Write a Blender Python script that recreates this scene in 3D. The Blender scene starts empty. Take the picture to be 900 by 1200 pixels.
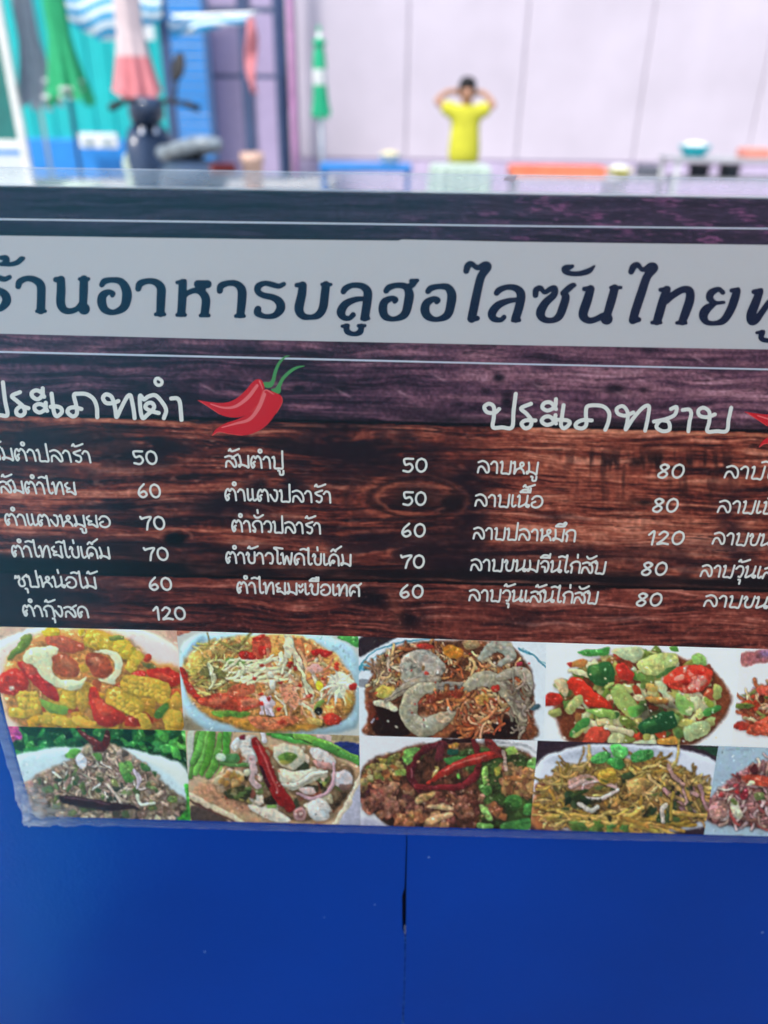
import bpy, bmesh, math, random
import numpy as np
from mathutils import Vector, Matrix

# ================================================================ camera, sky, sun, exposure
scene = bpy.context.scene
COL = scene.collection
PW, PH, FPX = 900., 1200., 906.                      # photograph size and focal length in its pixels
TILT, ROLL = math.radians(28.0), .0145
CAM = np.array([0., 0., 1.45])
_f = np.array([0, math.cos(TILT), -math.sin(TILT)]); _u0 = np.array([0, math.sin(TILT), math.cos(TILT)]); _x = np.array([1., 0, 0])
_r = math.cos(ROLL)*_x+math.sin(ROLL)*_u0; _u = -math.sin(ROLL)*_x+math.cos(ROLL)*_u0

cam_data = bpy.data.cameras.new('camera'); cam = bpy.data.objects.new('camera', cam_data); COL.objects.link(cam)
cam.matrix_world = Matrix(((_r[0], _u[0], -_f[0], CAM[0]), (_r[1], _u[1], -_f[1], CAM[1]), (_r[2], _u[2], -_f[2], CAM[2]), (0, 0, 0, 1)))
cam_data.sensor_fit = 'VERTICAL'; cam_data.sensor_height = 24.; cam_data.lens = 24.*FPX/PH
cam_data.clip_start = .02; cam_data.clip_end = 600.
cam_data.dof.use_dof = True; cam_data.dof.focus_distance = .308; cam_data.dof.aperture_fstop = 4.5
scene.camera = cam

SUN_EL, SUN_AZ = math.radians(60), math.radians(218)   # azimuth clockwise from +Y; the sun stands high behind the camera, to the left
world = bpy.data.worlds.new('World'); scene.world = world; world.use_nodes = True
wt = world.node_tree; wt.nodes.clear()
sky = wt.nodes.new('ShaderNodeTexSky'); sky.sky_type = 'NISHITA'; sky.sun_disc = False
sky.sun_elevation = SUN_EL; sky.sun_rotation = SUN_AZ; sky.air_density = 1.2; sky.dust_density = 2.5
bg = wt.nodes.new('ShaderNodeBackground'); bg.inputs['Strength'].default_value = .15
wo = wt.nodes.new('ShaderNodeOutputWorld'); wt.links.new(sky.outputs[0], bg.inputs[0]); wt.links.new(bg.outputs[0], wo.inputs[0])
sd = bpy.data.lights.new('sun', 'SUN'); sd.energy = 2.6; sd.angle = math.radians(6); sd.color = (1., .96, .9)
sun = bpy.data.objects.new('sun', sd); COL.objects.link(sun)
_sv = Vector((math.sin(SUN_AZ)*math.cos(SUN_EL), math.cos(SUN_AZ)*math.cos(SUN_EL), math.sin(SUN_EL)))
sun.rotation_euler = _sv.to_track_quat('Z', 'Y').to_euler(); sun.location = _sv*30
vs = scene.view_settings; vs.view_transform = 'Standard'; vs.look = 'None'; vs.exposure = 0.8; vs.gamma = 1.; vs.use_curve_mapping = False
scene.cycles.use_denoising = True
scene.cycles.max_bounces = 8; scene.cycles.transparent_max_bounces = 16; scene.cycles.caustics_reflective = False; scene.cycles.caustics_refractive = False

# ================================================================ measuring helpers
def ray(px, py):
    px = np.asarray(px, float); py = np.asarray(py, float)
    return _f+((px-PW/2)/FPX)[..., None]*_r+((PH/2-py)/FPX)[..., None]*_u
def at(px, py, Y):
    """world point of a photo pixel on the upright plane y = Y"""
    d = ray(px, py); t = Y/d[1]; return CAM+d*t
def project(P):
    v = np.asarray(P, float)-CAM; z = v@_f
    return 450+FPX*(v@_r)/z, 600-FPX*(v@_u)/z
# the upright counter front that carries the menu; turned a little, its right side comes nearer
YAW = .0158; DIST = .27
BN = np.array([-math.sin(YAW), -math.cos(YAW), 0.]); BU = np.array([math.cos(YAW), -math.sin(YAW), 0.]); BO = np.array([0., DIST, 0.])
def onb(px, py, off=0.):
    """photo pixel -> point on the menu sheet, off metres in front of it"""
    d = ray(px, py); t = ((BO+BN*off-CAM)@BN)/(d@BN); return CAM+d*t[..., None]
def uv2w(u, z, off=0.):
    u = np.asarray(u, float); z = np.asarray(z, float)
    return BO+u[..., None]*BU+z[..., None]*np.array([0, 0, 1.])+BN*np.asarray(off)[..., None]
def w2uv(P): P = np.asarray(P); return (P-BO)@BU, P[..., 2]

# ================================================================ mesh and material helpers
def tag(o, label=None, cat=None, group=None, kind=None):
    for k, v in (('label', label), ('category', cat), ('group', group), ('kind', kind)):
        if v: o[k] = v
    return o
def empty(name, loc, label, cat, group=None, rz=0.):
    o = bpy.data.objects.new(name, None); COL.objects.link(o); o.location = loc; o.rotation_euler[2] = rz; o.empty_display_size = .1
    return tag(o, label, cat, group)
def link(name, me, mat, parent=None, smooth=False):
    o = bpy.data.objects.new(name, me); COL.objects.link(o)
    if mat is not None: me.materials.clear(); me.materials.append(mat)
    if smooth: me.polygons.foreach_set('use_smooth', np.ones(len(me.polygons), bool))
    if parent is not None: o.parent = parent
    return o
def nmesh(name, V, F):
    me = bpy.data.meshes.new(name); me.from_pydata(np.asarray(V, float).tolist(), [], [tuple(f) for f in F]); me.update(); return me
def gridmesh(name, P, org=(0, 0, 0)):
    """P: (rows, cols, 3) points -> quad sheet"""
    r, c = P.shape[:2]; me = bpy.data.meshes.new(name)
    V = (P.reshape(-1, 3)-np.asarray(org)).astype(np.float32)
    i = np.arange(r*c).reshape(r, c); Q = np.stack([i[:-1, :-1], i[1:, :-1], i[1:, 1:], i[:-1, 1:]], -1).reshape(-1, 4)
    me.vertices.add(len(V)); me.vertices.foreach_set('co', V.ravel())
    me.loops.add(Q.size); me.loops.foreach_set('vertex_index', Q.ravel().astype(np.int32))
    me.polygons.add(len(Q)); me.polygons.foreach_set('loop_start', np.arange(0, Q.size, 4, dtype=np.int32))
    me.update(calc_edges=True); me.validate(); return me
def colattr(me, C):
    a = me.color_attributes.new('print', 'FLOAT_COLOR', 'POINT')
    a.data.foreach_set('color', np.c_[C.reshape(-1, 3), np.ones(C.size//3)].astype(np.float32).ravel())
def srgb(c):
    c = np.clip(np.asarray(c, float), 0, 1); return np.where(c <= .04045, c/12.92, ((c+.055)/1.055)**2.4)

class MB:
    """collects boxes, tubes and lathes into one mesh"""
    def __init__(s): s.V = []; s.F = []
    def add(s, V, F):
        n = len(s.V); s.V += [tuple(v) for v in V]; s.F += [tuple(i+n for i in f) for f in F]; return s
    def box(s, c, d, rz=0., b=0.):
        x, y, z = [q/2 for q in d]; b = b or min(x, y, z)*.16; V = []
        for sx in (-1, 1):
            for sy in (-1, 1):
                for sz in (-1, 1): V += [(sx*(x-b), sy*(y-b), sz*z), (sx*(x-b), sy*y, sz*(z-b)), (sx*x, sy*(y-b), sz*(z-b))]
        co, si = math.cos(rz), math.sin(rz)
        bm = bmesh.new(); vs_ = [bm.verts.new((c[0]+v[0]*co-v[1]*si, c[1]+v[0]*si+v[1]*co, c[2]+v[2])) for v in V]
        r = bmesh.ops.convex_hull(bm, input=vs_); bm.verts.index_update()
        s.add([v.co[:] for v in bm.verts], [[v.index for v in f.verts] for f in bm.faces]); bm.free(); return s
    def tube(s, pts, r, n=10, cap=True):
        p = np.asarray(pts, float); k = len(p); r = np.broadcast_to(np.asarray(r, float), (k,)); V = []; prev = None
        for i in range(k):
            t = p[min(i+1, k-1)]-p[max(i-1, 0)]; t /= np.linalg.norm(t)+1e-9
            a = prev if prev is not None else (np.array([0, 0, 1.]) if abs(t[2]) < .9 else np.array([1., 0, 0]))
            x = a-t*(a@t); x /= np.linalg.norm(x)+1e-9; y = np.cross(t, x); prev = x
            for j in range(n):
                q = 2*math.pi*j/n; V.append(p[i]+r[i]*(math.cos(q)*x+math.sin(q)*y))
        F = [(i*n+j, i*n+(j+1) % n, (i+1)*n+(j+1) % n, (i+1)*n+j) for i in range(k-1) for j in range(n)]
        if cap: F += [tuple(range(n))[::-1], tuple((k-1)*n+j for j in range(n))]
        return s.add(V, F)
    def lathe(s, prof, c=(0, 0, 0), n=20, fn=None):
        V = []
        for k, (r, z) in enumerate(prof):
            for j in range(n):
                q = 2*math.pi*j/n; rr = r*(fn(q, k/(len(prof)-1.)) if fn else 1); V.append((c[0]+rr*math.cos(q), c[1]+rr*math.sin(q), c[2]+z))
        m = len(prof); F = [(i*n+j, i*n+(j+1) % n, (i+1)*n+(j+1) % n, (i+1)*n+j) for i in range(m-1) for j in range(n)]
        F += [tuple(range(n))[::-1], tuple((m-1)*n+j for j in range(n))]
        return s.add(V, F)
    def prism(s, prof, x0, x1, axis=0):
        """polygon in the two other axes, extruded along axis"""
        k = len(prof); V = []
        for x in (x0, x1):
            for a, b in prof: V.append([(x, a, b), (a, x, b), (a, b, x)][axis])
        F = [tuple(range(k))[::-1], tuple(range(k, 2*k))]+[(i, (i+1) % k, k+(i+1) % k, k+i) for i in range(k)]
        return s.add(V, F)
    def build(s, name, mat, parent=None, smooth=False):
        me = nmesh(name, s.V, s.F); bm = bmesh.new(); bm.from_mesh(me); bmesh.ops.recalc_face_normals(bm, faces=bm.faces); bm.to_mesh(me); bm.free()
        return link(name, me, mat, parent, smooth)

def mat(name, col, rough=.6, vary=.12, scale=8., bump=.0, bscale=60., metal=0., spec=.4, coat=0., coord='Object', translucent=0.):
    """plain procedural surface: base colour broken up by noise, optional fine relief"""
    m = bpy.data.materials.new(name); m.use_nodes = True; nt = m.node_tree; N = nt.nodes; b = N['Principled BSDF']
    tc = N.new('ShaderNodeTexCoord'); no = N.new('ShaderNodeTexNoise'); no.inputs['Scale'].default_value = scale; no.inputs['Detail'].default_value = 5
    nt.links.new(tc.outputs[coord], no.inputs['Vector'])
    r = N.new('ShaderNodeMapRange'); r.inputs['From Min'].default_value = .3; r.inputs['From Max'].default_value = .7; r.inputs['To Min'].default_value = 1-vary; r.inputs['To Max'].default_value = 1+vary
    nt.links.new(no.outputs['Fac'], r.inputs['Value'])
    mx = N.new('ShaderNodeVectorMath'); mx.operation = 'SCALE'; mx.inputs[0].default_value = tuple(col[:3]); nt.links.new(r.outputs[0], mx.inputs['Scale']); nt.links.new(mx.outputs[0], b.inputs['Base Color'])
    b.inputs['Roughness'].default_value = rough; b.inputs['Metallic'].default_value = metal; b.inputs['Specular IOR Level'].default_value = spec; b.inputs['Coat Weight'].default_value = coat
    if bump:
        n2 = N.new('ShaderNodeTexNoise'); n2.inputs['Scale'].default_value = bscale; n2.inputs['Detail'].default_value = 4; nt.links.new(tc.outputs[coord], n2.inputs['Vector'])
        bp = N.new('ShaderNodeBump'); bp.inputs['Strength'].default_value = bump; bp.inputs['Distance'].default_value = .01; nt.links.new(n2.outputs['Fac'], bp.inputs['Height']); nt.links.new(bp.outputs[0], b.inputs['Normal'])
    if translucent:
        tr = N.new('ShaderNodeBsdfTranslucent'); nt.links.new(mx.outputs[0], tr.inputs['Color']); ms = N.new('ShaderNodeMixShader'); ms.inputs[0].default_value = translucent
        nt.links.new(b.outputs[0], ms.inputs[1]); nt.links.new(tr.outputs[0], ms.inputs[2]); nt.links.new(ms.outputs[0], N['Material Output'].inputs['Surface'])
    return m
# ---------------------------------------------------------------- print artwork (flat print, computed with numpy)
rng = np.random.default_rng(7)

def gblur(a, s):
    if s <= 0.05: return a
    r = max(1, int(3*s+.5)); k = np.exp(-0.5*(np.arange(-r, r+1)/s)**2); k /= k.sum()
    for ax in (0, 1):
        pad = [(0, 0)]*a.ndim; pad[ax] = (r, r)
        p = np.pad(a, pad, mode='edge'); o = np.zeros_like(a); n = a.shape[ax]
        for i, w in enumerate(k):
            o += w*(p[i:i+n] if ax == 0 else p[:, i:i+n])
        a = o
    return a

def vnoise(h, w, sy, sx, seed):
    """smooth value noise, cell size sy x sx pixels, range about -1..1"""
    g = np.random.default_rng(seed)
    gh, gw = int(h/sy)+4, int(w/sx)+4
    t = g.uniform(-1, 1, (gh, gw)).astype(np.float32)
    y = np.arange(h)/sy; x = np.arange(w)/sx
    iy, ix = y.astype(int), x.astype(int); fy, fx = (y-iy), (x-ix)
    fy = (fy*fy*(3-2*fy))[:, None]; fx = (fx*fx*(3-2*fx))[None]
    a = t[iy][:, ix]; b = t[iy][:, ix+1]; c = t[iy+1][:, ix]; d = t[iy+1][:, ix+1]
    return (a*(1-fx)+b*fx)*(1-fy)+(c*(1-fx)+d*fx)*fy

def fbm(h, w, sy, sx, seed, oc=4):
    o = 0; amp = 1.; tot = 0
    for i in range(oc):
        o = o+amp*vnoise(h, w, max(sy/2**i, 1), max(sx/2**i, 1), seed*31+i); tot += amp; amp *= .55
    return o/tot

def catmull(pts, n=8, closed=False):
    p = np.asarray(pts, float)
    if len(p) < 3 and not closed:
        t = np.linspace(0, 1, n)[:, None]; return p[0]*(1-t)+p[-1]*t
    if closed: q = np.vstack([p[-1], p, p[0], p[1]])
    else: q = np.vstack([2*p[0]-p[1], p, 2*p[-1]-p[-2]])
    out = []
    for i in range(1, len(q)-2):
        a, b, c, d = q[i-1], q[i], q[i+1], q[i+2]
        t = np.linspace(0, 1, n, endpoint=False)[:, None]
        out.append(.5*((2*b)+(-a+c)*t+(2*a-5*b+4*c-d)*t**2+(-a+3*b-3*c+d)*t**3))
    if not closed: out.append(p[-1:])
    return np.vstack(out)

def hx(c):
    if isinstance(c, str):
        return np.array([int(c[i:i+2], 16) for i in (0, 2, 4)], float)/255
    return np.asarray(c, float)

class Canvas:
    def __init__(s, x0, y0, x1, y1, S, col):
        s.x0, s.y0, s.S = x0, y0, S
        s.h, s.w = int((y1-y0)*S), int((x1-x0)*S)
        s.a = np.ones((s.h, s.w, 3), np.float32)*hx(col).astype(np.float32)
        s.grain = fbm(s.h, s.w, 3*S, 3*S, 5, 3)
        s.bank = [fbm(700, 1500, 2.2*S, 2.2*S, 61, 2), fbm(700, 1500, 5*S, 5*S, 62, 3), fbm(700, 1500, 11*S, 11*S, 63, 3), fbm(700, 1500, 1.6*S, 7*S, 64, 2), fbm(700, 1500, 7*S, 1.6*S, 65, 2)]
        s.view(0, 0, 1); s.clip = None; s.k = 1.
    def view(s, ox, oy, sc): s.ox, s.oy, s.sc = ox, oy, sc
    def P(s, pts):
        p = np.asarray(pts, float)[:, :2]
        return (p/s.sc+[s.ox-s.x0, s.oy-s.y0])*s.S
    def win(s, p, m):
        x0, y0 = np.floor(p.min(0)-m).astype(int); x1, y1 = np.ceil(p.max(0)+m).astype(int)+1
        x0, y0 = max(x0, 0), max(y0, 0); x1, y1 = min(x1, s.w), min(y1, s.h)
        return (x0, y0, x1, y1) if x1 > x0+1 and y1 > y0+1 else None
    def inside(s, p, W):
        x0, y0, x1, y1 = W
        X = np.arange(x0, x1)[None]+.5; Y = np.arange(y0, y1)[:, None]+.5
        m = np.zeros((y1-y0, x1-x0), bool)
        for (ax, ay), (bx, by) in zip(p, np.roll(p, -1, 0)):
            if ay == by: continue
            c = (ay > Y) != (by > Y)
            m ^= c & (X < (bx-ax)*(Y-ay)/(by-ay)+ax)
        return m.astype(np.float32)
    def comp(s, W, al, col):
        x0, y0, x1, y1 = W
        if s.clip is not None: al = al*s.clip[y0:y1, x0:x1]
        s.a[y0:y1, x0:x1] = s.a[y0:y1, x0:x1]*(1-al[..., None])+np.clip(col, 0, 1)*al[..., None]
    def setclip(s, poly):
        s.clip = None
        if poly is not None:
            s.clip = s.inside((np.asarray(poly, float)-[s.x0, s.y0])*s.S, (0, 0, s.w, s.h))
    def skin(s, h, w, amp):
        """uneven brightness of one pictured piece: blotches, fibres and a slow gradient, cut from the bank at a random place"""
        if h > 690 or w > 1490: return np.zeros((h, w))
        def cut(i):
            oy, ox = rng.integers(0, 700-h), rng.integers(0, 1500-w); return s.bank[i][oy:oy+h, ox:ox+w]
        a = rng.uniform(0, 6.283); yy = np.linspace(-1, 1, h)[:, None]; xx = np.linspace(-1, 1, w)[None]
        return amp*(.55*cut(0)+.9*cut(1)+.8*cut(2)+.45*cut(3+rng.integers(2))+.35*(math.cos(a)*xx+math.sin(a)*yy)), cut(1)
    def fill(s, pts, col, smooth=True, soft=.5, shade=.35, noise=.12, R=None, opacity=1., cast=.0, col2=None):
        """closed shape in the current view; shade = printed relief of the pictured food"""
        p = s.P(pts)
        if smooth:
            if len(p) > 9: p = catmull(p, 7, True)
            else:
                for _ in range(2): n_ = np.roll(p, -1, 0); p = np.stack([p*.8+n_*.2, p*.2+n_*.8], 1).reshape(-1, 2)   # cut corners, straight sides
        sf = soft*s.S
        W = s.win(p, 3*sf+3+(4*s.S if cast else 0))
        if W is None: return
        x0, y0, x1, y1 = W
        m = s.inside(p, W)
        al = gblur(m, sf)
        if cast > 0:
            sh = np.roll(gblur(m, sf+1.5*s.S), (int(1.3*s.S), int(.5*s.S)), (0, 1)); s.comp(W, np.clip(sh*cast*1.15, 0, 1), hx('2a1410')+np.zeros((y1-y0, x1-x0, 3)))
        d = min(np.ptp(p[:, 0]), np.ptp(p[:, 1]))
        R = R or max(1.2, d*.2)
        hgt = gblur(m, min(R, 9.)); gy, gx = np.gradient(hgt)
        L = (gx*.55+gy*.85)*R*1.5
        C = np.zeros((y1-y0, x1-x0, 3))+hx(col)
        if col2 is not None:
            t = np.linspace(0, 1, y1-y0)[:, None, None]; C = C*(1-t)+hx(col2)*t
        g = s.grain[y0:y1, x0:x1]
        if shade >= .18:
            sk, c2 = s.skin(y1-y0, x1-x0, s.k*(.08+1.5*noise))
            tint = np.stack([c2*.10, c2*-.02, c2*-.10], -1)
            C = C*(1+.6*shade*L+sk)[..., None]*(1+tint)
            gl = np.clip(c2*2.6-1.05+.5*np.clip(L, -1, 1), 0, 1)*(hgt > .6); C = C+gl[..., None]*.42
        else:
            C = C*(1+shade*L+noise*g)[..., None]
        s.comp(W, al*opacity, C)
    def line(s, pts, w, col, shade=.4, soft=.4, noise=.08, opacity=1., closed=False, cast=0.):
        """strand along a curve; w in view units (number or one per point)"""
        p = s.P(pts); ww = np.broadcast_to(np.asarray(w, float), (len(p),))/s.sc*s.S
        q = catmull(np.c_[p, ww], 6, closed); r = np.maximum(q[:, 2]/2, .35)
        W = s.win(q[:, :2], r.max()+3*soft*s.S+2+(4*s.S if cast else 0))
        if W is None: return
        x0, y0, x1, y1 = W
        X = np.arange(x0, x1)[None]+.5; Y = np.arange(y0, y1)[:, None]+.5
        best = np.full((y1-y0, x1-x0), 9.); bd = np.full((y1-y0, x1-x0), 99.); bs = np.zeros((y1-y0, x1-x0))
        for (a, b, ra, rb) in zip(q[:-1, :2], q[1:, :2], r[:-1], r[1:]):
            dx, dy = b-a; l2 = dx*dx+dy*dy+1e-9
            t = np.clip(((X-a[0])*dx+(Y-a[1])*dy)/l2, 0, 1)
            rr = ra+(rb-ra)*t
            ux, uy = X-a[0]-t*dx, Y-a[1]-t*dy
            dd = np.hypot(ux, uy)
            k = dd/rr; u = k < best
            best = np.where(u, k, best); bd = np.where(u, dd-rr, bd)
            bs = np.where(u, (ux*.5+uy*.8)/rr, bs)
        al = np.clip(.5-bd/(2*soft*s.S), 0, 1)
        if cast > 0: s.comp(W, np.roll(np.clip(.9-np.maximum(bd, 0)/(2.2*s.S), 0, 1), (int(.9*s.S), int(.4*s.S)), (0, 1))*cast*1.1, hx('2a1410')+np.zeros((y1-y0, x1-x0, 3)))
        C = np.zeros((y1-y0, x1-x0, 3))+hx(col)
        if shade > .01 and y1-y0 < 690:
            sk, c2 = s.skin(y1-y0, x1-x0, .26*s.k); C = C*(1-.5*shade*bs+sk)[..., None]; C = C+(np.clip(c2*2.4-1., 0, 1)*np.clip(.4-bs, 0, 1))[..., None]*.35
        else: C = C*(1+noise*s.grain[y0:y1, x0:x1])[..., None]
        s.comp(W, al*opacity, C)
    def ell(s, cx, cy, rx, ry, col, rot=0, wob=.12, **k):
        n = 10; t = np.linspace(0, 2*math.pi, n, endpoint=False)
        q = 1+rng.uniform(-wob, wob, n)
        x, y = np.cos(t)*rx*q, np.sin(t)*ry*q; c, sn = math.cos(math.radians(rot)), math.sin(math.radians(rot))
        s.fill(np.c_[cx+x*c-y*sn, cy+x*sn+y*c], col, **k)
    def chunk(s, cx, cy, w, h, rot, col, **k):
        q = rng.uniform(.82, 1.12, (4, 2))
        p = np.array([(-.5, -.5), (0, -.56), (.5, -.5), (.55, 0), (.5, .5), (0, .56), (-.5, .5), (-.55, 0)])
        p = p*np.repeat(q, 2, 0)*[w, h]; c, sn = math.cos(math.radians(rot)), math.sin(math.radians(rot))
        s.fill(np.c_[cx+p[:, 0]*c-p[:, 1]*sn, cy+p[:, 0]*sn+p[:, 1]*c], col, **k)
    def scatter(s, poly, n, fn):
        """call fn(x, y) at n random points inside poly (view units)"""
        p = np.asarray(poly, float); lo, hi = p.min(0), p.max(0); k = 0; g = 0
        while k < n and g < n*40:
            g += 1; x, y = rng.uniform(lo, hi); c = False
            for (ax, ay), (bx, by) in zip(p, np.roll(p, -1, 0)):
                if (ay > y) != (by > y) and x < (bx-ax)*(y-ay)/(by-ay)+ax: c = not c
            if c: fn(x, y); k += 1
    def strands(s, poly, n, cols, w=6, L=70, bend=.6, rot=None, **k):
        def f(x, y):
            a = rng.uniform(0, math.pi) if rot is None else math.radians(rng.normal(rot[0], rot[1]))
            l = L*rng.uniform(.5, 1.2); pts = []; b = rng.uniform(-bend, bend); px, py = x-math.cos(a)*l/2, y-math.sin(a)*l/2
            for i in range(5):
                pts.append((px, py)); px += math.cos(a)*l/4; py += math.sin(a)*l/4; a += b+rng.uniform(-.25, .25)
            s.line(pts, w*rng.uniform(.7, 1.25), jit(cols[rng.integers(len(cols))]), **k)
        s.scatter(poly, n, f)
    def bits(s, poly, n, cols, r=8, asp=.7, **k):
        s.scatter(poly, n, lambda x, y: s.ell(x, y, r*rng.uniform(.6, 1.3), r*asp*rng.uniform(.6, 1.3), jit(cols[rng.integers(len(cols))]), rng.uniform(0, 180), .3, **k))

def jit(c, a=.07):
    return np.clip(hx(c)*(1+rng.uniform(-a, a)*1.5)+rng.uniform(-a, a, 3)*.35, 0, 1)

# picture tiles: pixel corners of each dish photograph as measured on the sheet (tl, tr, br, bl)
TILES = [
    [(-17, 734), (207, 739), (216, 856), (9, 851)], [(207, 739), (420, 746), (421, 862), (216, 856)],
    [(420, 746), (640.5, 753), (638, 868), (421, 862)], [(640.5, 753), (869, 760), (857, 875), (638, 868)],
    [(869, 760), (1095, 767), (1076, 882), (857, 875)],
    [(9, 851), (217, 856), (223.7, 967), (34.5, 964)], [(217, 856), (421, 862), (422.6, 970), (223.7, 967)],
    [(421, 862), (630, 868), (621.2, 974), (422.6, 970)], [(630, 868), (842, 874), (825, 978), (621.2, 974)],
    [(842, 874), (1074, 882), (1050, 984), (825, 978)]]

def paint_food():
    c = Canvas(-25, 725, 1105, 985, 2, '8a7a70')
    F = c.fill; Ln = c.line
    YEL, YEL2, RED, RED2, GRN, GRN2 = 'cfa52c', 'e0bb3e', 'b8281c', 'd04a30', '4f7a2c', '2f6b2a'
    # ---- tile 1: corn salad with salted egg on a cream plate
    c.setclip(TILES[0]); c.k = 0.42; c.view(0, 730, 4.09)
    F([(-80, -10), (900, 0), (920, 540), (-80, 540)], 'd9b79c', smooth=False, shade=0, noise=.05)
    F([(-60, 160), (60, 60), (240, 20), (600, 20), (800, 90), (880, 190), (900, 420), (800, 560), (100, 560), (-60, 400)], 'ecd9cc', shade=.08, noise=.03, soft=1.5)
    F([(620, 60), (760, 80), (850, 150), (850, 260), (760, 200), (660, 120)], 'e8d8d2', shade=.05, noise=.02, soft=2)
    F([(780, 30), (880, 40), (880, 110), (800, 80)], 'c99a86', shade=0, soft=2)
    F([(20, 250), (60, 150), (200, 60), (420, 30), (600, 70), (720, 180), (860, 230), (880, 500), (300, 510), (60, 470)], 'c08040', shade=.2, soft=2, noise=.3)
    c.scatter([(60, 380), (430, 280), (860, 330), (860, 490), (260, 500), (60, 460)], 70, lambda x, y: c.chunk(x, y, rng.uniform(40, 90), rng.uniform(28, 55), rng.uniform(-40, 40), jit(['cc9a2a', 'd9ae3a', 'b8862a', 'c25a30'][rng.integers(4)]), shade=.45, noise=.15))
    F([(205, 40), (240, 20), (290, 30), (290, 70), (220, 90)], 'd8b62a'); F([(375, 40), (410, 30), (410, 60), (380, 60)], 'd8b62a')
    c.chunk(480, 90, 150, 90, 15, 'cfa733', cast=.3); c.chunk(590, 130, 120, 80, 30, 'd2ab35', cast=.3); c.chunk(640, 195, 60, 100, 30, 'd4b03c', cast=.3)
    for x, y in ((430, 70), (470, 75), (510, 85), (450, 105), (500, 115), (550, 120), (590, 110), (600, 145)): c.ell(x, y, 16, 12, jit('dcb845'), 0, .2, shade=.5)
    F([(40, 175), (90, 100), (110, 60), (170, 62), (150, 110), (90, 160), (50, 185)], '6e8430', shade=.5, cast=.3); F([(100, 65), (170, 60), (150, 80), (100, 85)], '8fa04a')
    c.chunk(560, 72, 70, 24, 0, '77803a')
    F([(210, 75), (300, 65), (400, 95), (410, 130), (330, 150), (240, 125)], 'c0583a', cast=.3); F([(220, 70), (320, 75), (360, 110), (260, 110)], 'cc6a48', opacity=.8)
    F([(0, 250), (60, 215), (130, 235), (150, 300), (90, 350), (10, 340), (-10, 300)], 'c2331f', shade=.4, cast=.3); F([(40, 305), (75, 305), (70, 325), (45, 322)], 'e8c8b4', soft=.8)
    F([(70, 195), (150, 190), (210, 250), (270, 300), (290, 380), (230, 360), (160, 290), (110, 230)], 'b5281e', cast=.3)
    F([(95, 195), (160, 195), (195, 250), (150, 260)], 'c8503a')
    F([(600, 265), (650, 225), (700, 230), (690, 265), (640, 280)], 'c0281e', cast=.3)
    F([(690, 225), (780, 210), (855, 235), (860, 300), (790, 310), (720, 270)], 'bb2c1e', cast=.3); F([(720, 240), (790, 240), (840, 270), (770, 275)], 'd0553a', opacity=.8)
    F([(430, 310), (460, 300), (490, 370), (560, 420), (620, 450), (560, 490), (470, 490), (440, 420)], 'b8301f', cast=.35)
    F([(445, 350), (490, 360), (545, 430), (480, 450)], 'd24a2e'); F([(620, 430), (700, 420), (740, 470), (640, 500), (580, 490)], 'a83020')
    c.chunk(140, 390, 110, 110, -10, 'caa03a', cast=.3)
    for i in range(16): c.ell(100+18*(i % 5), 340+28*(i//5), 11, 12, jit('d6b240'), 0, .2, shade=.5)
    c.chunk(330, 365, 70, 80, 10, 'cfa535', cast=.3); c.chunk(400, 345, 60, 120, 10, 'c79838', cast=.3); c.chunk(600, 380, 160, 90, 28, 'c69a34', cast=.4)
    for i in range(18): c.ell(545+22*(i % 6)+rng.uniform(-4, 4), 345+24*(i//6)+10*(i % 6), 12, 11, jit('d0a83e'), 0, .2, shade=.5)
    c.chunk(690, 300, 230, 80, 12, 'c89c36', cast=.4)
    for i in range(24): c.ell(600+25*(i % 8), 272+22*(i//8)+6*(i % 8), 13, 11, jit('d4ac40'), 0, .2, shade=.5)
    c.chunk(690, 470, 50, 80, -20, 'd0a53a', cast=.3); c.chunk(820, 450, 90, 70, 10, 'd2a83c', cast=.3); c.chunk(840, 380, 50, 60, 0, 'c8953a')
    F([(190, 355), (250, 385), (330, 400), (320, 440), (240, 430), (195, 390)], '7a9a3c', cast=.25); F([(730, 440), (780, 375), (810, 385), (790, 440), (750, 465)], '47702c', cast=.3)
    F([(670, 190), (740, 200), (740, 220), (690, 215)], '76703a'); c.ell(700, 170, 18, 18, 'b23a24')
    for x, y in ((80, 430), (230, 460), (300, 470), (380, 465), (430, 480)): c.chunk(x, y, 80, 40, 8, jit('d0a63a'), cast=.25)
    # egg halves
    F([(120, 165), (150, 125), (250, 118), (275, 140), (250, 200), (290, 260), (380, 270), (415, 250), (400, 305), (350, 325), (270, 300), (200, 250), (170, 205), (125, 195)], 'e0dcae', shade=.22, noise=.03, cast=.3)
    F([(245, 160), (300, 140), (350, 165), (390, 210), (370, 255), (310, 260), (260, 225)], 'a8502e', shade=.35, noise=.25)
    F([(280, 165), (330, 165), (360, 205), (300, 210)], 'c07048', opacity=.7, soft=1.2)
    F([(450, 140), (510, 130), (570, 165), (583, 215), (550, 270), (545, 293), (470, 270), (490, 255), (535, 240), (540, 200), (510, 160)], 'e2dcb4', shade=.2, noise=.03, cast=.3)
    F([(400, 160), (450, 140), (510, 175), (540, 235), (500, 268), (440, 250), (415, 205)], 'a84a2c', shade=.35, noise=.25); F([(420, 170), (470, 165), (490, 200), (440, 200)], 'c47a56', opacity=.7, soft=1.2)
    F([(375, 200), (410, 190), (425, 220), (400, 240)], 'd2a038')
    # ---- tile 2: green papaya salad on a pale blue plate
    c.setclip(TILES[1]); c.k = 0.75; c.view(205, 730, 4.0)
    F([(-10, 20), (880, 30), (880, 540), (-10, 540)], 'c8c4bc', smooth=False, shade=0, noise=.03)
    F([(0, 40), (60, 35), (100, 35), (20, 70)], 'c07058', shade=0)
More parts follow.
